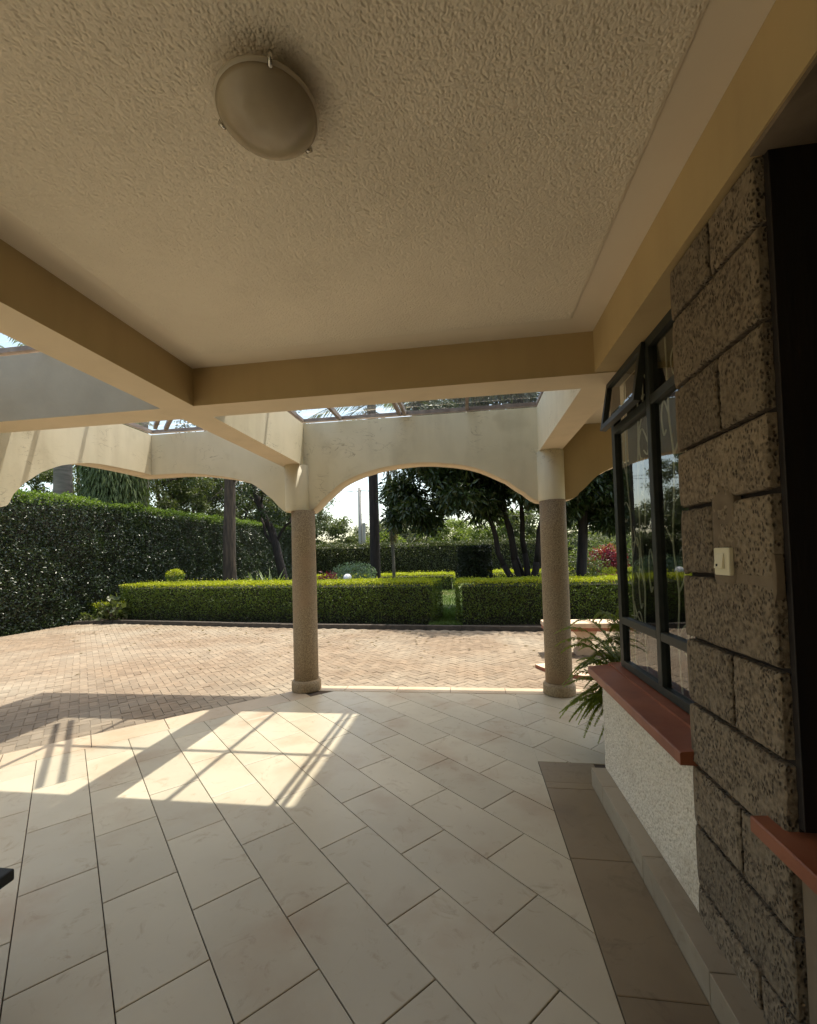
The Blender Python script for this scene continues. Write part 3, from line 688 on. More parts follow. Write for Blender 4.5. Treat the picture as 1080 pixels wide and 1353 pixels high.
skylight('roof glazing over the left bay nearer than the grey cross beam', -3.86, -2.142, -2.9, 2.785, [(-3.04, .035)], [(1.9, .035), (.9, .035), (-.2, .035), (-1.3, .035)])
# lead flashing on the beams at the near edge of each glazed bay
bm = bmesh.new(); add_box(bm, -1.885, .783, 2.90, 3.248, 3.101, 3.17); add_box(bm, -3.86, -2.142, 2.90, 3.248, 3.101, 3.17)
fl = tag(obj('roof_gutter', bm, 'roof'), 'flat gutter on top of the cross beam at the foot of the roof glazing', 'gutter')

# ------------------------------------------------------------------ upper storey (stands over the house, its eave shades the glazing)
t = thing('upper_storey', 'upper floor of the house with projecting roof eave above the porch', 'house', (2.5, 0, 3.1))
boxobj('wall', (1.05, 7, -5, 2.7, 3.1, 5.85), 'cream', t)
boxobj('roof_eave', (-.155, 7.6, -5.5, 5.75, 5.85, 6.0), 'roof', t)
t = thing('house_front', 'cream house front behind the porch with a dark timber door', 'house', (-1, -3.1, 0))
boxobj('wall', (-6, 4, -3.3, -3.02, -.1, 3.5), 'cream', t)
boxobj('door', (-1.2, -.1, -3.01, -2.96, 0, 2.1), 'wood_dark', t)

# ------------------------------------------------------------------ right wall: stone pier
def stone_block(bm, y0, y1, z0, z1, x0=.826, depth=.20, seed=0):
    ny, nz = max(4, int((y1 - y0) / .008)), max(4, int((z1 - z0) / .008))
    off = Vector((seed * 7.3, seed * 3.1, seed))
    def P(i, j):
        y = y0 + (y1 - y0) * i / ny; z = z0 + (z1 - z0) * j / nz
        ed = min(i / ny * (y1 - y0), (1 - i / ny) * (y1 - y0), j / nz * (z1 - z0), (1 - j / nz) * (z1 - z0))
        q = Vector((0, y, z)) * 9 + off
        d = noise.noise(q) * .003 + noise.noise(q * 3) * .003 - noise.noise(q * 7) * .003
        rim = max(0, 1 - ed / .006)
        x = x0 - d * (1 - rim) - .004 + rim * rim * .006
        jy, jz = noise.noise(q * 2.5) * .0035, noise.noise(q * 2.5 + Vector((9, 9, 9))) * .0035
        return (x, y + (jy if i in (0, ny) else 0), z + (jz if j in (0, nz) else 0))
    g = [[bm.verts.new(P(i, j)) for j in range(nz + 1)] for i in range(ny + 1)]
    for i in range(ny):
        for j in range(nz):
            f = bm.faces.new((g[i][j], g[i][j + 1], g[i + 1][j + 1], g[i + 1][j])); f.smooth = True
    # sides
    ring = [g[i][0] for i in range(ny + 1)] + [g[ny][j] for j in range(1, nz + 1)] + [g[i][nz] for i in range(ny - 1, -1, -1)] + [g[0][j] for j in range(nz - 1, 0, -1)]
    bk = [bm.verts.new((x0 + depth, v.co.y, v.co.z)) for v in ring]; n = len(ring)
    for k in range(n): bm.faces.new((ring[k], ring[(k + 1) % n], bk[(k + 1) % n], bk[k]))
pier = thing('stone_pier', 'rough brown quarry stone pier with dark joints beside the window', 'pier', (.95, 1.55, 0))
YA, YB = 1.305, 1.815
zj = [-.02, .23, .455, .68, .917, 1.163, 1.405, 1.655, 1.877, 2.13, 2.402, 2.604]
split = {10: 1.545, 8: 1.527, 4: 1.53, 2: 1.525, 0: 1.467, 6: 1.60}
bm = bmesh.new()
for c in range(len(zj) - 1):
    segs = [(YA, YB)] if c not in split else [(YA, split[c]), (split[c], YB)]
    for y0, y1 in segs:
        stone_block(bm, y0 + .0065, y1 - .0065, zj[c] + .008, zj[c + 1] - .008, seed=c * 3 + y0)
obj('stone_block', bm, 'stone', pier, recalc=True)
boxobj('joint_core', (.852, 1.02, YA + .004, YB - .004, 0, 2.60), 'joint', pier)
# smooth mortar smears along block margins and around the switch
def smear(y0, y1, z0, z1, seed, th=.006):
    bm = bmesh.new(); n = 22; vs = []
    for k in range(n):
        a = 2 * math.pi * k / n; c, s_ = math.cos(a), math.sin(a)
        e = 4.0; c = math.copysign(abs(c) ** (2 / e), c); s_ = math.copysign(abs(s_) ** (2 / e), s_)
        f = 1 + .16 * noise.noise(Vector((c * 1.8 + seed, s_ * 1.8, seed)))
        vs.append(((y0 + y1) / 2 + c * (y1 - y0) / 2 * f, (z0 + z1) / 2 + s_ * (z1 - z0) / 2 * f))
    lo = [bm.verts.new((.845, y, z)) for y, z in vs]; hi = [bm.verts.new((.829 - th, y, z)) for y, z in vs]
    md = [bm.verts.new((.829 - th - .0015, (y - (y0 + y1) / 2) * .8 + (y0 + y1) / 2, (z - (z0 + z1) / 2) * .8 + (z0 + z1) / 2)) for y, z in vs]
    for k in range(n):
        bm.faces.new((lo[k], lo[(k + 1) % n], hi[(k + 1) % n], hi[k])); f = bm.faces.new((hi[k], hi[(k + 1) % n], md[(k + 1) % n], md[k])); f.smooth = True
    bm.faces.new(md); return obj('mortar_patch', bm, 'mortar', pier)
smear(1.47, 1.60, 1.37, 1.70, 1); smear(1.30, 1.50, 1.33, 1.50, 2, .004)
for c in range(len(zj) - 1):
    zc = (zj[c] + zj[c + 1]) / 2; hh = (zj[c + 1] - zj[c]) / 2 - .008
    smear(YB - .03, YB + .012, zc - hh, zc + hh, 10 + c, .001)

# light switch
t = thing('light_switch', 'cream rocker light switch on the stone pier', 'switch', (.82, 1.525, 1.457))
boxobj('plate', (.806, .822, 1.483, 1.567, 1.413, 1.502), 'white_plastic', t, .004)
bm = bmesh.new()
vs = [bm.verts.new(v) for v in ((.805, 1.507, 1.434), (.805, 1.552, 1.434), (.805, 1.552, 1.484), (.805, 1.507, 1.484), (.797, 1.507, 1.436), (.797, 1.552, 1.436), (.803, 1.552, 1.483), (.803, 1.507, 1.483))]
for q in ((4, 5, 6, 7), (0, 1, 5, 4), (1, 2, 6, 5), (2, 3, 7, 6), (3, 0, 4, 7)): bm.faces.new([vs[i] for i in q])
obj('rocker', bm, 'white_plastic', t)
boxobj('indicator', (.7955, .7985, 1.533, 1.538, 1.442, 1.450), 'black', t)

# ------------------------------------------------------------------ low wall + window
lw = tag(boxobj('low_wall', (.83, 1.02, 1.818, 2.97, 0, .672), 'roughcast'), 'white roughcast low wall under the red window sill', 'wall')
relief_sheet('roughcast_render', 1.818, 2.97, .109, .672, .0022, ((.0016, .45), (.0026, .8), (.004, .3)), .0065, lambda U, Vv, H: (.8298 - H, U, Vv), 'roughcast', lw)
XW = .952
win = thing('window', 'dark metal framed window with reflecting panes and red sill left of the stone pier', 'window', (XW, 2.4, .74))
bm = bmesh.new()                       # sill with a raised inner strip
vs = []
prof = [(.774, .678), (.774, .722), (.778, .726), (.905, .742), (.906, .752), (1.0, .758), (1.0, .674)]
for y in (1.80, 3.09): vs.append([bm.verts.new((x, y, z)) for x, z in prof])
n = len(prof)
for k in range(n): bm.faces.new((vs[0][k], vs[0][(k + 1) % n], vs[1][(k + 1) % n], vs[1][k]))
bm.faces.new(vs[0]); bm.faces.new(vs[1])
obj('sill', bm, 'red_sill', win)
FT = 2.608
Y0w, Y1w = 1.80, 2.98
def fbar(name, y0, y1, z0, z1, x0=XW, x1=XW + .045, parent=win): return boxobj(name, (x0, x1, y0, y1, z0, z1), 'frame', parent, .004)
bm = bmesh.new()
add_box(bm, XW, XW + .045, 2.925, Y1w, .762, FT); add_box(bm, XW, XW + .045, Y0w, Y0w + .05, .762, FT)
add_box(bm, XW + .001, XW + .044, Y0w + .05, 2.925, .763, .805); add_box(bm, XW + .001, XW + .044, Y0w + .05, 2.925, FT - .05, FT - .001)
obj('frame', bm, 'frame', win)
fbar('mullion', 2.365, 2.415, .806, FT - .052, XW - .003)
for zt, hh in ((1.06, .045), (2.275, .05)):
    for a, b in ((1.852, 2.363), (2.417, 2.923)): fbar('transom', a, b, zt - hh / 2, zt + hh / 2, XW - .002)
for a, b, z0, z1 in ((1.852, 2.363, .807, 1.036), (2.417, 2.923, .807, 1.036), (1.852, 2.363, 1.084, 2.249), (2.417, 2.923, 1.084, 2.249), (1.852, 2.363, 2.302, FT - .055)):
    boxobj('pane', (XW + .020, XW + .0245, a, b, z0, z1), 'glass', win)
# top-hung sash, open outwards
sash = bpy.data.objects.new('sash', None)
bm = bmesh.new(); a, b, z0, z1 = 2.40, 2.985, -.31, 0
add_box(bm, -.018, .018, a, a + .035, z0, z1); add_box(bm, -.018, .018, b - .035, b, z0, z1); add_box(bm, -.018, .018, a + .035, b - .035, z0, z0 + .035); add_box(bm, -.018, .018, a + .035, b - .035, z1 - .035, z1)
rot = Matrix.Translation((XW + .0, 0, FT - .012)) @ Matrix.Rotation(R(9.5), 4, 'Y')
bmesh.ops.transform(bm, matrix=rot, verts=bm.verts); so_ = obj('sash', bm, 'frame', win)
bm = bmesh.new(); add_box(bm, -.002, .002, a + .035, b - .035, z0 + .035, z1 - .035); bmesh.ops.transform(bm, matrix=rot, verts=bm.verts); obj('pane', bm, 'glass', so_)
bpy.data.objects.remove(sash)
bm = bmesh.new(); tube(bm, [(XW - .06, 2.66, 2.33), (XW - .01, 2.64, 2.325), (XW + .03, 2.62, 2.30)], .006, 6); obj('stay', bm, 'frame', so_)
# decorative grille of branching bars behind the panes
def grille():
    bm = bmesh.new(); rs = random.Random(5); xg = XW + .045
    def curve(pts, r=.0055):
        out = []
        for i in range(len(pts) - 1):
            p0, p1, p2, p3 = pts[max(i - 1, 0)], pts[i], pts[i + 1], pts[min(i + 2, len(pts) - 1)]
            for k in range(5):
                t = k / 5; f = lambda j: 0.5 * (2 * p1[j] + (p2[j] - p0[j]) * t + (2 * p0[j] - 5 * p1[j] + 4 * p2[j] - p3[j]) * t * t + (3 * p1[j] - p0[j] - 3 * p2[j] + p3[j]) * t ** 3)
                out.append((xg, f(0), f(1)))
        out.append((xg, *pts[-1])); tube(bm, out, r, 6)
    for y in (1.93, 2.10, 2.26, 2.50, 2.67, 2.84):
        z = .80; pts = [(y, z)]
        while z < 2.55:
            z += rs.uniform(.16, .34); pts.append((y + rs.uniform(-.028, .028), z))
        curve(pts, .0042)
        for q in pts[1:-1]:
            d = rs.choice((-1, 1)); w_ = rs.uniform(.07, .16); u_ = rs.uniform(.05, .14)
            if rs.random() < .65: curve([q, (q[0] + d * w_ * .6, q[1] + u_), (q[0] + d * w_, q[1] + u_ * .3), (q[0] + d * w_ * .8, q[1] - u_ * .9), (q[0] + d * w_ * .45, q[1] - u_ * .7)], .0038)
            elif rs.random() < .75: curve([q, (q[0] + d * w_ * .7, q[1] + u_ * .6), (q[0] + d * w_, q[1] + u_ * 1.5)], .0038); curve([(q[0] + d * w_ * .7, q[1] + u_ * .6), (q[0] + d * w_ * 1.3, q[1] + u_ * .5)], .0035)
    return obj('grille', bm, 'grille', win)
grille()
# dark room behind
M['curtain'] = mat('brown_curtain', (0.035, 0.027, 0.018), 0.9, (0.02, 0.015, 0.01), 9, stretch=(6, 6, .3), bump=.4, bscale=20, bdist=.02)
rm = thing('room', 'dim room seen through the window panes', 'room', (2.4, 1, 0))
boxobj('back_wall', (4.0, 4.1, -3, 2.9, 0, 2.85), 'room', rm)
boxobj('side_wall', (1.045, 4.0, 2.78, 2.96, 0, 2.60), 'curtain', rm)
boxobj('floor', (1.022, 4.0, -3, 2.78, .002, .02), 'room', rm); boxobj('ceiling', (1.022, 4.0, -3, 2.78, 2.64, 2.70), 'room', rm)

# ------------------------------------------------------------------ second opening, nearest the camera on the right
w2 = thing('window', 'dark timber lined window opening with red sill at the right edge', 'window', (.95, .6, .7))
bm = bmesh.new(); vs = []
prof = [(.775, .690), (.775, .728), (.779, .732), (1.05, .748), (1.05, .69)]
for y in (-.6, 1.385): vs.append([bm.verts.new((x, y, z)) for x, z in prof])
n = len(prof)
for k in range(n): bm.faces.new((vs[0][k], vs[0][(k + 1) % n], vs[1][(k + 1) % n], vs[1][k]))
bm.faces.new(vs[0]); bm.faces.new(vs[1]); obj('sill', bm, 'red_sill', w2)
boxobj('jamb', (.848, 1.04, 1.284, 1.304, .75, 2.60), 'wood_dark', w2, .002)
boxobj('shutter', (1.0, 1.04, -.5, 1.283, .75, 2.60), 'wood_dark', w2, .002)
boxobj('stile', (.985, .999, 1.19, 1.255, .76, 2.59), 'frame', w2, .003); boxobj('rail', (.985, .999, -.5, 1.188, 1.62, 1.68), 'frame', w2, .003)
lint = tag(boxobj('lintel', (.812, 1.04, -.6, 1.300, 2.590, 2.6055), 'mortar'), 'grey concrete lintel over the dark window opening', 'lintel')
tag(boxobj('low_wall', (.845, 1.02, -3, 1.300, 0, .689), 'mortar'), 'grey plastered low wall under the near red sill', 'wall')

# ------------------------------------------------------------------ ceiling light
t = thing('ceiling_light', 'round frosted glass ceiling light with three metal clips', 'light', (-.545, 1.17, 2.86))
cx, cy, rr = -.545, 1.17, .147
bm = bmesh.new(); lathe(bm, [(.10, 2.862), (.10, 2.83), (.095, 2.828)], cx, cy, 32); obj('base_plate', bm, 'bowl_rim', t)
bm = bmesh.new(); lathe(bm, [(rr - .012, 2.822), (rr, 2.818), (rr, 2.813), (rr - .004, 2.808), (rr - .006, 2.806)], cx, cy, 64); obj('rim', bm, 'bowl_rim', t)
bm = bmesh.new(); R_ = .185; d0 = math.asin((rr - .005) / R_)
prof = []
for k in range(14):
    a = d0 * (1 - k / 13); prof.append((max(R_ * math.sin(a), .0005), 2.806 - R_ * (math.cos(a) - math.cos(d0))))
lathe(bm, prof, cx, cy, 64); obj('bowl', bm, 'bowl', t)
for ang in (R(-62), R(58), R(178)):
    px, py = cx + (rr) * math.cos(ang), cy + rr * math.sin(ang)
    bm = bmesh.new(); tube(bm, [(px, py, 2.835), (px + .006 * math.cos(ang), py + .006 * math.sin(ang), 2.815), (px - .008 * math.cos(ang), py - .008 * math.sin(ang), 2.80)], [.006, .008, .006], 8)
    obj('clip', bm, 'metal', t, True)

# black-topped bench corner at the left edge
t = thing('low_table', 'corner of a black low table at the left edge of the tiled floor', 'table', (-2.2, .9, 0))
boxobj('tabletop', (-2.55, -1.605, .35, 1.34, .41, .45), 'black', t, .006)
for x in (-2.5, -1.75):
    for y in (.45, 1.20): boxobj('leg', (x, x + .05, y, y + .05, 0, .41), 'black', t)

# ------------------------------------------------------------------ garden seat
t = thing('stone_bench', 'pale stone garden bench with red edge and flared legs on the driveway', 'bench', (1.8, 7.1, -.1))
bm = bmesh.new(); add_box(bm, 1.13, 2.85, 6.95, 7.38, .335, .41, bevel=.012); obj('seat', bm, 'bench_stone', t)
boxobj('seat_edge', (1.14, 2.84, 6.962, 7.37, .285, .334), 'bench_red', t)
for x in (1.76, 2.52):
    bm = bmesh.new(); prof = [(.15, -.10), (.15, -.05), (.10, .0), (.075, .08), (.09, .16), (.15, .235), (.165, .284)]; vs = []
    for y in (7.05, 7.29): vs.append([bm.verts.new((x - r_, y, z)) for r_, z in prof] + [bm.verts.new((x + r_, y, z)) for r_, z in reversed(prof)])
    n = len(vs[0])
    for k in range(n): bm.faces.new((vs[0][k], vs[0][(k + 1) % n], vs[1][(k + 1) % n], vs[1][k]))
    bm.faces.new(vs[0]); bm.faces.new(vs[1]); obj('leg', bm, 'bench_stone', t)
# low curved slab behind the right column
bm = bmesh.new(); A, B, Cc, Dd = [], [], [], []
for k in range(17):
    a = R(200 + 140 * k / 16); cx_, cy_ = 1.55, 6.60
    for lst, r_, z in ((A, .9, -.10), (B, .9, -.05), (Cc, .68, -.05), (Dd, .68, -.10)): lst.append(bm.verts.new((cx_ + r_ * math.cos(a) * .8, cy_ + r_ * math.sin(a), z)))
for k in range(16):
    for p, q, mi in ((A, B, 1), (B, Cc, 0), (Cc, Dd, 1), (Dd, A, 1)):
        f = bm.faces.new((p[k], p[k + 1], q[k + 1], q[k])); f.material_index = mi
bm.faces.new((A[0], B[0], Cc[0], Dd[0])); bm.faces.new((A[16], B[16], Cc[16], Dd[16]))
tag(obj('curved_slab', bm, ['bench_stone', 'bench_red']), 'low curved red edged stone slab on the paving behind the right column', 'slab')

# ------------------------------------------------------------------ fern in its pot, round the corner of the low wall
t = thing('potted_fern', 'arching green fern spilling round the corner of the white low wall', 'fern', (1.22, 3.48, 0))
bm = bmesh.new(); lathe(bm, [(.11, .002), (.15, .30), (.17, .34), (.17, .38), (.15, .38), (.14, .34)], 1.22, 3.48, 28); obj('pot', bm, 'terracotta', t)
P, D, NN, LL = [], [], [], []
bmst = bmesh.new(); rs = random.Random(3)
tips = [(.66, 3.42, .74), (.64, 3.45, .28), (.90, 3.40, .08), (.95, 3.45, .95), (.72, 3.5, .20), (.80, 3.4, .12), (.76, 3.45, .58), (.70, 3.6, .45), (1.02, 3.3, .9), (1.1, 3.5, 1.02), (.86, 3.7, .7), (.84, 3.38, .34), (1.0, 3.42, .05)]
for i in range(95):
    if i < len(tips): tip = Vector(tips[i])
    else:
        a = rs.uniform(0, 2 * math.pi); r_ = rs.uniform(.25, .6); tip = Vector((1.22 + r_ * math.cos(a), 3.48 + r_ * math.sin(a), rs.uniform(.1, 1.0)))
        if tip.x < 1.05 and tip.y < 3.2: tip.y += .4
        if tip.y < 3.12: tip.y = 3.15
    root = Vector((1.22 + rs.uniform(-.08, .08), 3.48 + rs.uniform(-.08, .08), .36))
    ctrl = (root + tip) / 2; ctrl.z = max(root.z, tip.z) + rs.uniform(.18, .34); pts = []
    for k in range(15):
        s_ = k / 14; pts.append(root * (1 - s_) ** 2 + ctrl * 2 * s_ * (1 - s_) + tip * s_ ** 2)
    tube(bmst, pts, [.0035 * (1 - k / 16) + .0008 for k in range(15)], 4, caps=False)
    for k in range(2, 84):
        s_ = .10 + .90 * k / 84; p = root * (1 - s_) ** 2 + ctrl * 2 * s_ * (1 - s_) + tip * s_ ** 2
        d = ((ctrl - root) * (1 - s_) + (tip - ctrl) * s_).normalized(); sd = d.cross(Vector((0, 0, 1)))
        if sd.length < .1: sd = Vector((1, 0, 0))
        sd.normalize(); ln = .055 * math.sin(math.pi * min(1, s_ * .9 + .12)) + .012
        for sg in (-1, 1):
            P.append(p); D.append(sd * sg + d * .4 + Vector((0, 0, rs.uniform(-.35, .15)))); NN.append(Vector((0, 0, 1)) + d * rs.uniform(-.3, .3)); LL.append(ln * rs.uniform(.8, 1.2))
obj('stems', bmst, 'lf_fern', t)
leaf_obj('fronds', 'lf_fern', np.array(P), np.array(D), np.array(NN), np.array(LL) * 1.2, .011, None, t, .1)

# ------------------------------------------------------------------ hedges
hedge('boundary_hedge', 'tall dark glossy boundary hedge along the left of the driveway', 'hedge', (-11.3, 3.5), (-10.2, 26), 1.6, -.16, 3.55, .068, 1150, ['lf_hedge', 'lf_hedge_new'], .12, lump=.16, ends=(True, False), back=False)
bpy.context.view_layer.update()
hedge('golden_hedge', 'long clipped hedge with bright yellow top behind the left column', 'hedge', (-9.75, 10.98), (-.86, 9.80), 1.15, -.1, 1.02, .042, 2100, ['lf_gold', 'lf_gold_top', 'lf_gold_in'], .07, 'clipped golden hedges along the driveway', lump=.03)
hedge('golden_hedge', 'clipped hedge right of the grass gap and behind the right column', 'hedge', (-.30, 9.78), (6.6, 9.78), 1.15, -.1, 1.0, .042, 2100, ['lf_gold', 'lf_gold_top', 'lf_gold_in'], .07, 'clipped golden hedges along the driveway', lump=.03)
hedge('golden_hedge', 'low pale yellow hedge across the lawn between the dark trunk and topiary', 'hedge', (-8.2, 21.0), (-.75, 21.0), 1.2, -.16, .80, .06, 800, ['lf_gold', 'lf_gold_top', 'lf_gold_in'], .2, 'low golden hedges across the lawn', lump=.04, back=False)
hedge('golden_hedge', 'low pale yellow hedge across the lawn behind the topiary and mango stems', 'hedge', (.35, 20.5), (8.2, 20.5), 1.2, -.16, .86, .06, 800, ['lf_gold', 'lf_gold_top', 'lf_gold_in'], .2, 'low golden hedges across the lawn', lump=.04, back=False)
hedge('far_hedge', 'tall clipped green hedge closing the far end of the lawn', 'hedge', (-10.4, 27), (9.5, 27), 1.6, -.16, 2.50, .10, 420, ['lf_far', 'lf_far', 'lf_hedge'], .2, lump=.12, back=False)
hedge('low_hedge', 'short low clipped hedge beside the driveway left of the long golden hedge', 'hedge', (-11.3, 11.3), (-10.1, 11.2), .7, -.1, .46, .05, 1500, ['lf_gold', 'lf_gold_top'], .07, lump=.03)

def ball_plant(name, label, cat, c, r, leaf, mats, n, stem=None, group=None, aspect=.5, mi_top=None, sh=.75):
    t = thing(name, label, cat, (c[0], c[1], 0), group)
    P, d = blob_pts(n, c, r, sh); sz = leaf * RNG.uniform(.6, 1.3, n); mi = None
    if mi_top is not None: mi = (d[:, 2] > mi_top + RNG.normal(0, .15, n)).astype(int)
    leaf_obj('foliage', mats, P, d * .6 + rnd(n) * .9, d + rnd(n) * .7, sz, sz * aspect, mi, t)
    bm = bmesh.new()
    for k in range(5):
        limb(bm, (c[0] + random.uniform(-.05, .05), c[1] + random.uniform(-.05, .05), stem if stem is not None else -.16), (c[0] + random.uniform(-.5, .5) * r[0], c[1] + random.uniform(-.5, .5) * r[1], c[2] + .3 * r[2]), .022, .008, 5)
    obj('stem', bm, 'bark', t); return t
ball_plant('ball_topiary', 'small yellow green ball topiary above the long golden hedge', 'topiary', (-8.95, 12.2, 1.10), (.27, .27, .22), .05, ['lf_gold', 'lf_gold_top'], 1100, mi_top=.2)
ball_plant('leafy_plant', 'broad leaved green plant at the left end of the golden hedge', 'plant', (-9.75, 10.75, .25), (.38, .25, .36), .17, ['lf_hedge_new', 'lf_tree'], 160, aspect=.6, mi_top=-2, sh=.2)
ball_plant('ground_plant', 'small grey leaved plant at the driveway edge below the tall hedge', 'plant', (-10.55, 10.75, 0), (.35, .2, .16), .11, ['lf_grey', 'lf_tree'], 120, aspect=.5, mi_top=0, sh=.2)
ball_plant('silver_bush', 'rounded silvery green bush beside the white globe lamp', 'bush', (-3.85, 14.2, .95), (.80, .5, .42), .07, ['lf_blue', 'lf_tree'], 2600, sh=.5, mi_top=2)
ball_plant('red_plant', 'pinkish red leaved plant left of the globe lamp', 'plant', (-4.05, 12.1, .82), (.30, .25, .36), .10, ['lf_pink', 'lf_red'], 420, sh=.3, mi_top=.3, stem=-.1)
ball_plant('croton_bush', 'crimson leaved bush beyond the terracotta bowl', 'bush', (5.15, 17.2, 1.15), (.75, .5, .62), .13, ['lf_red', 'lf_pink'], 1500, sh=.3, mi_top=.8)
ball_plant('pale_bush', 'pale feathery green bush behind the crimson bush', 'bush', (5.5, 19.2, 1.5), (1.7, .9, 1.0), .22, ['lf_light', 'lf_grey'], 1700, sh=.2, aspect=.12, mi_top=.6)
ball_plant('green_bush', 'dark green bush beside the slim trunk right of the right column', 'bush', (3.9, 15.6, .8), (.9, .6, .9), .10, ['lf_tree', 'lf_mango'], 1900, sh=.3, mi_top=2)
# square dark topiary
t = thing('dark_topiary', 'dark green drum shaped topiary above the grass gap', 'topiary', (.18, 14.2, -.16))
n = 5200; a = RNG.random(n) * 2 * np.pi; hz = RNG.random(n); top = RNG.random(n) < .25
rad = np.where(top, np.sqrt(RNG.random(n)), 1.0) * .5 * (.93 + .12 * RNG.random(n)); z = np.where(top, 1.0, hz)
P = np.column_stack([.18 + rad * np.cos(a), 14.2 + rad * np.sin(a), .62 + z * 1.12]); d = np.where(top[:, None], np.array([0, 0, 1.]), np.column_stack([np.cos(a), np.sin(a), 0 * a]))
leaf_obj('foliage', ['lf_topiary', 'lf_pink'], P, d * .6 + rnd(n), d + rnd(n) * .7, .075, .04, ((hz < .14) & ~top & (RNG.random(n) < .35)).astype(int), t)
bm = bmesh.new(); lathe(bm, [(.42, .68), (.42, 1.62)], .18, 14.2, 16); tube(bm, [(.18, 14.2, -.16), (.2, 14.2, .7)], [.07, .06], 8); obj('stem', bm, 'lf_core', t)

# globe lamp
t = thing('globe_lamp', 'white globe garden lamp behind the golden hedge', 'lamp', (-3.47, 12.2, -.1))
bm = bmesh.new(); bmesh.ops.create_uvsphere(bm, u_segments=24, v_segments=16, radius=.125, matrix=Matrix.Translation((-3.5, 12.2, .93))); obj('globe', bm, 'globe', t, True)
bm = bmesh.new(); lathe(bm, [(.05, -.1), (.03, -.06), (.025, .80), (.05, .82)], -3.5, 12.2, 12); obj('post', bm, 'frame', t)
# terracotta bowl on a pedestal
t = thing('terracotta_bowl', 'terracotta bowl planter behind the right clipped hedge', 'planter', (4.1, 13.5, -.16))
bm = bmesh.new(); lathe(bm, [(.10, -.16), (.10, .55), (.13, .62), (.24, .78), (.26, .84), (.23, .84), (.2, .78)], 4.1, 13.5, 28); obj('bowl', bm, 'terracotta', t, True)
P, d = blob_pts(260, (4.1, 13.5, .9), (.2, .2, .14), .2); leaf_obj('foliage', 'lf_gold_top', P, d + rnd(260), rnd(260), .07, .03, None, t)
# spiky plants
def spiky(label, c, n, L, group):
    t = thing('spiky_plant', label, 'plant', c, group); bm = bmesh.new(); rs = random.Random(int(c[0] * 100))
    for k in range(n):
        a = rs.uniform(0, 6.28); sp = rs.uniform(.15, .75); d = Vector((math.cos(a) * sp, math.sin(a) * sp, 1)).normalized(); sd = d.cross(Vector((0, 0, 1))).normalized(); ln = L * rs.uniform(.7, 1.1); prev = None
        for i in range(5):
            s_ = i / 4; p = Vector(c) + d * ln * s_ + Vector((math.cos(a), math.sin(a), -.5)) * .18 * ln * s_ * s_; wd = .035 * (1 - s_) ** .6 * (.6 + .8 * s_)
            cur = (bm.verts.new(p - sd * wd), bm.verts.new(p + sd * wd))
            if prev: bm.faces.new((prev[0], prev[1], cur[1], cur[0]))
            prev = cur
    obj('leaves', bm, 'lf_agave', t)
spiky('spiky sword leaved plant nearest the leaning trunk behind the left hedge', (-6.9, 14.4, .0), 40, 1.35, 'spiky plants')
spiky('spiky sword leaved plant left of its twin behind the left hedge', (-7.9, 15.2, .0), 26, 1.3, 'spiky plants')

# ------------------------------------------------------------------ trees
def tree(name, label, base, top, r0, r1, barkm, clusters, per, leaf, lm, branches=(), group=None, aspect=.45, droop=.3, wob=.05, mi_p=None, seg=10):
    t = thing(name, label, 'tree', base, group); bm = bmesh.new()
    pts = limb(bm, base, top, r0, r1, seg, wob, 10)
    for (s_, to, ra, rb) in branches:
        i = min(int(s_ * 10), 9); limb(bm, pts[i], to, ra, rb, 6, .10, 6)
    obj('trunk', bm, barkm, t)
    if clusters: crown(lm, clusters, per, leaf, aspect, droop, t, mi_p=mi_p)
    return t
def cl(c, r, n, rr, seed, zs=.7):
    rs = random.Random(seed); out = []
    for k in range(n):
        while True:
            v = Vector((rs.uniform(-1, 1), rs.uniform(-1, 1), rs.uniform(-1, 1)))
            if .35 < v.length < 1: break
        q = rr * rs.uniform(.6, 1.25); out.append(((c[0] + v.x * r[0], c[1] + v.y * r[1], c[2] + v.z * r[2]), (q, q, q * zs)))
    return out
# mango: several stems fanning from one foot, dense low crown
t = thing('mango_tree', 'dense dark mango tree with fanned stems left of the right column', 'tree', (1.75, 13.0, -.16))
bm = bmesh.new()
ends = [(.35, 12.3, 3.1), (.9, 12.6, 3.4), (1.55, 13.2, 3.8), (2.3, 13.0, 3.7), (2.9, 12.6, 3.3), (1.1, 14.0, 3.6), (2.0, 12.0, 3.3)]
for e_ in ends:
    mid = Vector((1.75, 13.0, -.1)).lerp(Vector(e_), .45) + Vector((0, 0, -.15)); mid.x = 1.75 + (e_[0] - 1.75) * .55
    p = limb(bm, (1.75 + random.uniform(-.12, .12), 13 + random.uniform(-.1, .1), -.16), mid, .12, .085, 8, .05, 5)
    limb(bm, p[-1], e_, .085, .05, 8, .08, 5)
    for q in range(3): limb(bm, e_, (e_[0] + random.uniform(-1, 1), e_[1] + random.uniform(-1, 1), e_[2] + random.uniform(.2, 1.2)), .045, .012, 5, .1, 4)
obj('trunk', bm, 'bark_dark', t)
mc = cl((1.2, 12.9, 5.0), (3.3, 2.7, 2.3), 84, .64, 4) + cl((.2, 12.2, 3.2), (2.2, 1.5, .75), 18, .5, 5) + [((-1.9, 12.6, 3.5), (.55, .55, .6)), ((-2.1, 12.8, 2.75), (.45, .5, .5)), ((-1.2, 12.4, 2.5), (.5, .5, .4)), ((2.6, 12.6, 2.9), (.7, .6, .5)), ((3.3, 12.8, 3.2), (.7, .6, .6))]
mc += cl((-.6, 12.6, 3.9), (1.9, 1.6, 1.3), 26, .6, 6)
mc = [q for q in mc if q[0][1] > 10.6]
crown('lf_mango', mc, 620, .21, .30, .55, t)
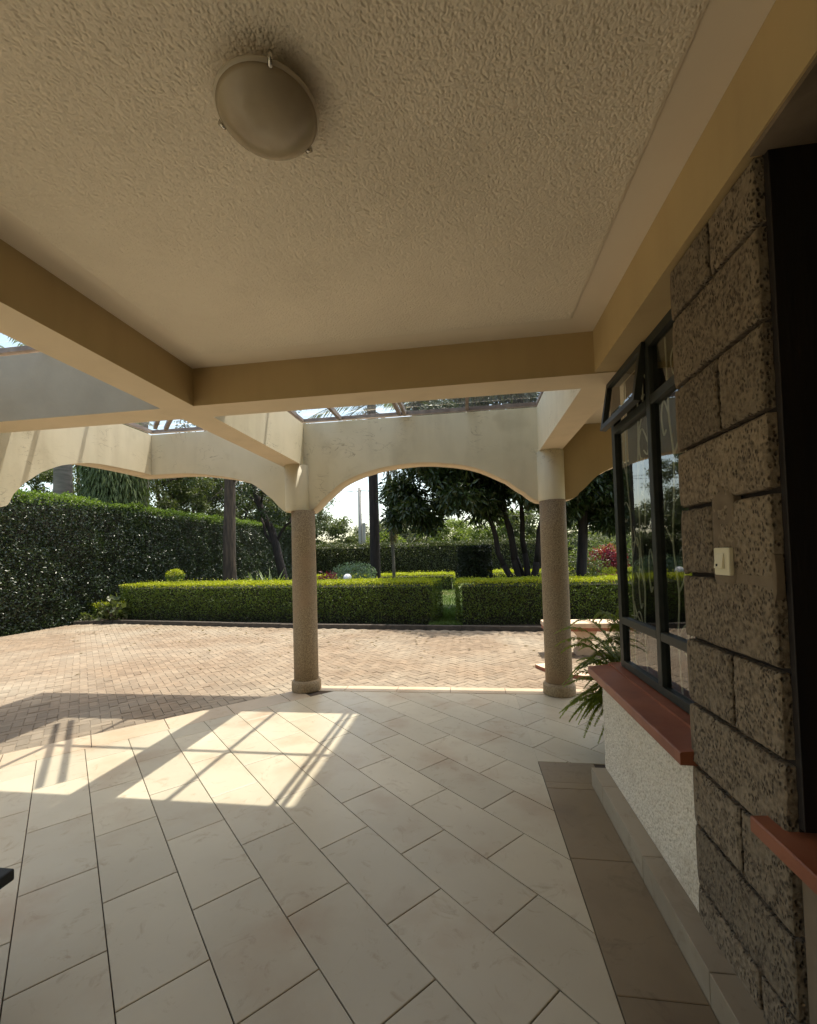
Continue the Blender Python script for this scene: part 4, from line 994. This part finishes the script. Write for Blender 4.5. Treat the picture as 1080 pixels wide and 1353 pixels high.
tree('shade_tree', 'dark shade tree with straight slim trunk right of the right column', (3.2, 13.2, -.16), (3.25, 13.2, 4.2), .15, .12, 'bark_dark', cl((4.3, 13.4, 3.9), (2.0, 1.8, 1.5), 42, .6, 9) + [((4.6, 13.0, 2.5), (.6, .5, .4)), ((3.9, 13.0, 2.4), (.5, .5, .4)), ((3.2, 13.4, 2.8), (.6, .6, .5))], 620, .19, 'lf_mango', [(.6, (4.4, 13.3, 3.4), .07, .03), (.8, (3.0, 13.6, 4.8), .07, .03)], aspect=.32, droop=.5)
# palms
def frond(bmr, P, D, NN, LL, base, az, el, L, rs, drop=.9, nl=46, ll=.6):
    d0 = Vector((math.cos(az) * math.cos(el), math.sin(az) * math.cos(el), math.sin(el))); pts = []; p = Vector(base); d = d0.copy()
    for k in range(16):
        pts.append(p.copy()); p = p + d * (L / 15); d = (d + Vector((0, 0, -drop / 15))).normalized()
    tube(bmr, pts, [.03 * (1 - k / 17) for k in range(16)], 5, caps=False)
    for k in range(nl):
        s_ = .1 + .9 * k / nl; i = min(int(s_ * 15), 14); q = pts[i].lerp(pts[i + 1], s_ * 15 - i); dd = (pts[i + 1] - pts[i]).normalized(); sd = dd.cross(Vector((0, 0, 1)))
        if sd.length < .05: continue
        sd.normalize(); ln = ll * math.sin(math.pi * (.15 + .8 * s_)) + .05
        for sg in (-1, 1):
            P.append(q); D.append(sd * sg + dd * .6 + Vector((0, 0, rs.uniform(-.7, -.2)))); NN.append(Vector((0, 0, 1)) + rs.uniform(-.3, .3) * dd); LL.append(ln * rs.uniform(.85, 1.1))
def palm(name, label, base, h, r0, r1, barkm, nf, L, seed, lean=(0, 0), group=None, skirt=0, lm='lf_palm'):
    t = thing(name, label, 'palm', base, group); rs = random.Random(seed); bm = bmesh.new(); pts = []
    for k in range(25):
        s_ = k / 24; pts.append((base[0] + lean[0] * s_, base[1] + lean[1] * s_, base[2] + h * s_))
    tube(bm, pts, [(r0 + (r1 - r0) * k / 24) * (1 + .025 * (k % 2)) for k in range(25)], 14); obj('trunk', bm, barkm, t)
    P, D, NN, LL = [], [], [], []; bmr = bmesh.new(); top = pts[-1]
    for k in range(nf): frond(bmr, P, D, NN, LL, top, k * 2.399 + rs.uniform(-.2, .2), rs.uniform(-.1, 1.25), L * rs.uniform(.85, 1.1), rs)
    obj('ribs', bmr, lm, t); leaf_obj('fronds', lm, np.array(P), np.array(D), np.array(NN), np.array(LL), .045, None, t, .1)
    if skirt:
        P, D, NN, LL = [], [], [], []; bmr = bmesh.new()
        for k in range(skirt): frond(bmr, P, D, NN, LL, (top[0], top[1], top[2] - .3), k * 2.1 + rs.uniform(-.3, .3), rs.uniform(-.9, -.4), L * rs.uniform(.5, .8), rs, 1.6, 26, .35)
        obj('dry_ribs', bmr, 'lf_dry', t); leaf_obj('dry_fronds', 'lf_dry', np.array(P), np.array(D), np.array(NN), np.array(LL), .04, None, t, .1)
    return t
palm('royal_palm', 'ringed grey palm trunk rising behind the tall hedge at far left', (-15.8, 15.0, -.16), 8.6, .36, .26, 'bark_palm', 15, 4.0, 1)
palm('tall_palm', 'straight dark palm trunk standing behind the golden hedge in the wide arch', (-3.28, 15.0, -.16), 7.2, .185, .155, 'bark_dark', 16, 3.0, 2, skirt=5)
palm('royal_palm', 'slim grey palm trunk behind the weeping tree at the left corner', (-13.1, 16.0, -.16), 9.5, .22, .17, 'bark_palm', 14, 3.8, 5)
# leaning trunk over the left hedge
tree('leaning_tree', 'straight brown trunk rising behind the left golden hedge', (-8.15, 14.0, -.16), (-8.35, 14.2, 7.0), .235, .15, 'bark', cl((-8.2, 14.5, 7.4), (3.0, 2.4, 1.6), 26, .7, 12), 170, .13, 'lf_tree', [(.62, (-6.9, 14.4, 6.6), .08, .03), (.7, (-9.8, 14.2, 7.2), .08, .03), (.8, (-8.6, 13.2, 7.6), .07, .03)], wob=.02)
tree('leaning_tree', 'dark leaning tree with forked stem just left of the left column', (-7.35, 17.0, -.16), (-9.1, 17.2, 5.4), .20, .11, 'bark_dark', cl((-9.2, 17.2, 5.3), (2.6, 1.8, 1.5), 26, .62, 21) + cl((-7.8, 17.2, 4.0), (1.2, 1.0, 1.0), 14, .42, 22), 150, .13, 'lf_mango', [(.3, (-8.5, 17.0, 3.3), .09, .05), (.45, (-6.9, 17.3, 4.4), .08, .03), (.7, (-10.4, 17.4, 5.4), .07, .02), (.7, (-8.2, 16.6, 5.6), .06, .02)], wob=.05)
# weeping conifer-like tree
t = thing('weeping_tree', 'dense weeping green tree behind the tall hedge at the left corner', 'tree', (-11.9, 13.2, -.16))
bm = bmesh.new(); limb(bm, (-11.9, 13.2, -.16), (-11.9, 13.2, 6.2), .2, .06, 8, .02, 8); obj('trunk', bm, 'bark', t)
n = 17000; a = RNG.random(n) * 2 * np.pi; z = RNG.uniform(2.6, 6.6, n); rad = np.sqrt(RNG.random(n)) * (1.05 - .12 * np.maximum(z - 4.6, 0) - .1 * np.abs(np.sin(a * 5 + z * 2)))
P = np.column_stack([-11.9 + rad * np.cos(a), 13.2 + rad * np.sin(a), z]); D = np.column_stack([np.cos(a) * .25, np.sin(a) * .25, -np.ones(n)]) + rnd(n) * .22
leaf_obj('crown', 'lf_cypress', P, D, np.column_stack([np.cos(a), np.sin(a), .3 + 0 * a]) + rnd(n) * .5, RNG.uniform(.16, .36, n), .045, None, t)
# thin-leaved trees against the sky, upper left
bgx = [(-15.2, 23.0, 7.5, 31, 'bark_grey', 'lf_grey', 'thin grey tree with bare crossing branches beyond the tall hedge'), (-12.6, 22.0, 7.0, 32, 'bark_grey', 'lf_tree', 'slim open crowned tree left of the straight brown trunk'), (-19.5, 19.5, 7.5, 33, 'bark', 'lf_tree', 'broad olive tree behind the ringed palm at far left'), (-21.5, 15.5, 7.5, 35, 'bark', 'lf_mango', 'dark tree at the far left seen past the ringed palm'), (-14.2, 18.5, 6.2, 36, 'bark', 'lf_tree', 'mid green tree filling the gap beside the slim grey palm'), (-10.8, 25.0, 7.0, 34, 'bark', 'lf_grey', 'grey green tree showing behind the leaning dark tree')]
for x, y, h, sd, bk, lm, lb in bgx:
    rs = random.Random(sd); br = []
    for k in range(9): br.append((rs.uniform(.3, .95), (x + rs.uniform(-2.6, 2.6), y + rs.uniform(-1.5, 1.5), rs.uniform(.5, 1.05) * h), .07, .018))
    tree('open_tree', lb, (x, y, -.16), (x + rs.uniform(-.5, .5), y, h), .17, .05, bk, cl((x, y, h * .74), (2.9, 2.0, h * .34), 66, .58, sd), 330, .13, lm, br, 'open crowned trees beyond the tall hedge', droop=.2)
# trees and shrubs beyond the far hedge
far = [(-12.5, 36, 3.6, 3.4, 'lf_tree', 'layered olive tree left of the concrete pole beyond the far hedge'), (-9.3, 44, 3.8, 2.7, 'lf_grey', 'pale grey green tree right behind the concrete pole'), (-4.6, 40, 3.2, 2.3, 'lf_grey', 'rounded grey tree seen just right of the dark palm trunk'), (-1.0, 38, 3.3, 3.0, 'lf_light', 'light green tree above the middle of the far hedge'), (2.2, 36, 3.8, 3.2, 'lf_light', 'sunlit yellow green tree under the mango crown'), (5.6, 35, 4.2, 3.4, 'lf_tree', 'olive tree beyond the far hedge behind the mango stems'), (9.6, 34, 4.5, 3.6, 'lf_light', 'light green tree beyond the far hedge right of the right column'), (14, 33, 4.8, 4.0, 'lf_tree', 'large olive tree beyond the far hedge at the right'), (-17.5, 36, 5.0, 4.0, 'lf_grey', 'broad grey tree beyond the left end of the far hedge'), (-6.8, 35, 2.4, 1.5, 'lf_light', 'small yellow shrub tree behind the far hedge by the palm trunk')]
for i, (x, y, h, r_, lm, lb) in enumerate(far):
    tree('far_tree', lb, (x, y, -.16), (x, y, h * .8), .16, .06, 'bark_grey', cl((x, y, h * .72 + .6), (r_ * 1.1, r_ * .7, h * .50), 60, .72, 50 + i, .6), 200, .20, lm, [(.6, (x - r_ * .5, y, h * .8), .06, .02), (.6, (x + r_ * .5, y, h * .85), .06, .02)], 'trees beyond the far hedge', aspect=.5)
# hanging strands beside the palm
t = thing('creeper_tree', 'slim trunk draped with hanging dry creeper beside the dark palm', 'tree', (-3.0, 17.2, -.16))
bm = bmesh.new(); limb(bm, (-3.0, 17.2, -.16), (-3.15, 17.2, 6.5), .07, .05, 8, .02, 8); obj('trunk', bm, 'bark_grey', t)
n = 1500; z = RNG.uniform(2.2, 6.6, n); a = RNG.random(n) * 6.28; rad = RNG.random(n) * (.15 + .07 * (z - 2.2))
leaf_obj('creeper', ['lf_dry', 'lf_grey'], np.column_stack([-3.0 + rad * np.cos(a), 17.2 + rad * np.sin(a), z]), np.column_stack([.2 * np.cos(a), .2 * np.sin(a), -np.ones(n)]) + rnd(n) * .2, rnd(n), RNG.uniform(.15, .35, n), .03, (RNG.random(n) < .4).astype(int), t)
# utility pole and wires
t = thing('utility_pole', 'grey concrete utility pole beyond the far hedge', 'pole', (-8.6, 34, -.16))
bm = bmesh.new(); tube(bm, [(-8.6, 34, -.16), (-8.6, 34, 3), (-8.6, 34, 7.2)], [.19, .165, .12], 10); obj('shaft', bm, 'pole_c', t)
boxobj('crossarm', (-8.75, -8.45, 33.94, 34.06, 6.85, 6.93), 'pole_c', t)
boxobj('brace_post', (-8.38, -8.16, 33.8, 34.0, -.16, 4.3), 'pole_c', t)
for i, (y0, z0, z1) in enumerate(((33.9, 6.95, 6.0), (34.1, 6.95, 5.6), (34.0, 5.0, 5.3), (34.0, 4.6, 4.9))):
    bm = bmesh.new(); pts = []
    for k in range(17):
        s_ = k / 16; pts.append((-8.6 + 26 * s_, y0 - 2 * s_, z0 + (z1 - z0) * s_ - .8 * 4 * s_ * (1 - s_) * .5))
    tube(bm, pts, .016, 5, caps=False); obj('wire', bm, 'wire', t)
for i, (z0, z1) in enumerate(((6.95, 7.3), (6.9, 9.0))):
    bm = bmesh.new(); tube(bm, [(-8.6 - 14 * k / 12, 34 + .5 * k / 12, z0 + (z1 - z0) * k / 12 - 1.2 * (k / 12) * (1 - k / 12)) for k in range(13)], .016, 5, caps=False); obj('wire', bm, 'wire', t)

# fallen leaves along the kerb and in the shade of the mango
n = 260; x = RNG.uniform(-9.5, 6.5, n); y = 9.15 - np.abs(RNG.normal(0, 1.3, n)) + np.maximum(-x - 1, 0) * .13
P = np.column_stack([x, y, np.full(n, -.094)])
tag(leaf_obj('leaf_litter', 'lf_dry', P, np.column_stack([RNG.normal(size=n), RNG.normal(size=n), np.abs(RNG.normal(0, .1, n))]), np.tile([0, 0, 1.], (n, 1)) + rnd(n) * .3, RNG.uniform(.05, .11, n), .035), 'dry fallen leaves scattered on the paving near the kerb', 'leaves', kind='stuff')
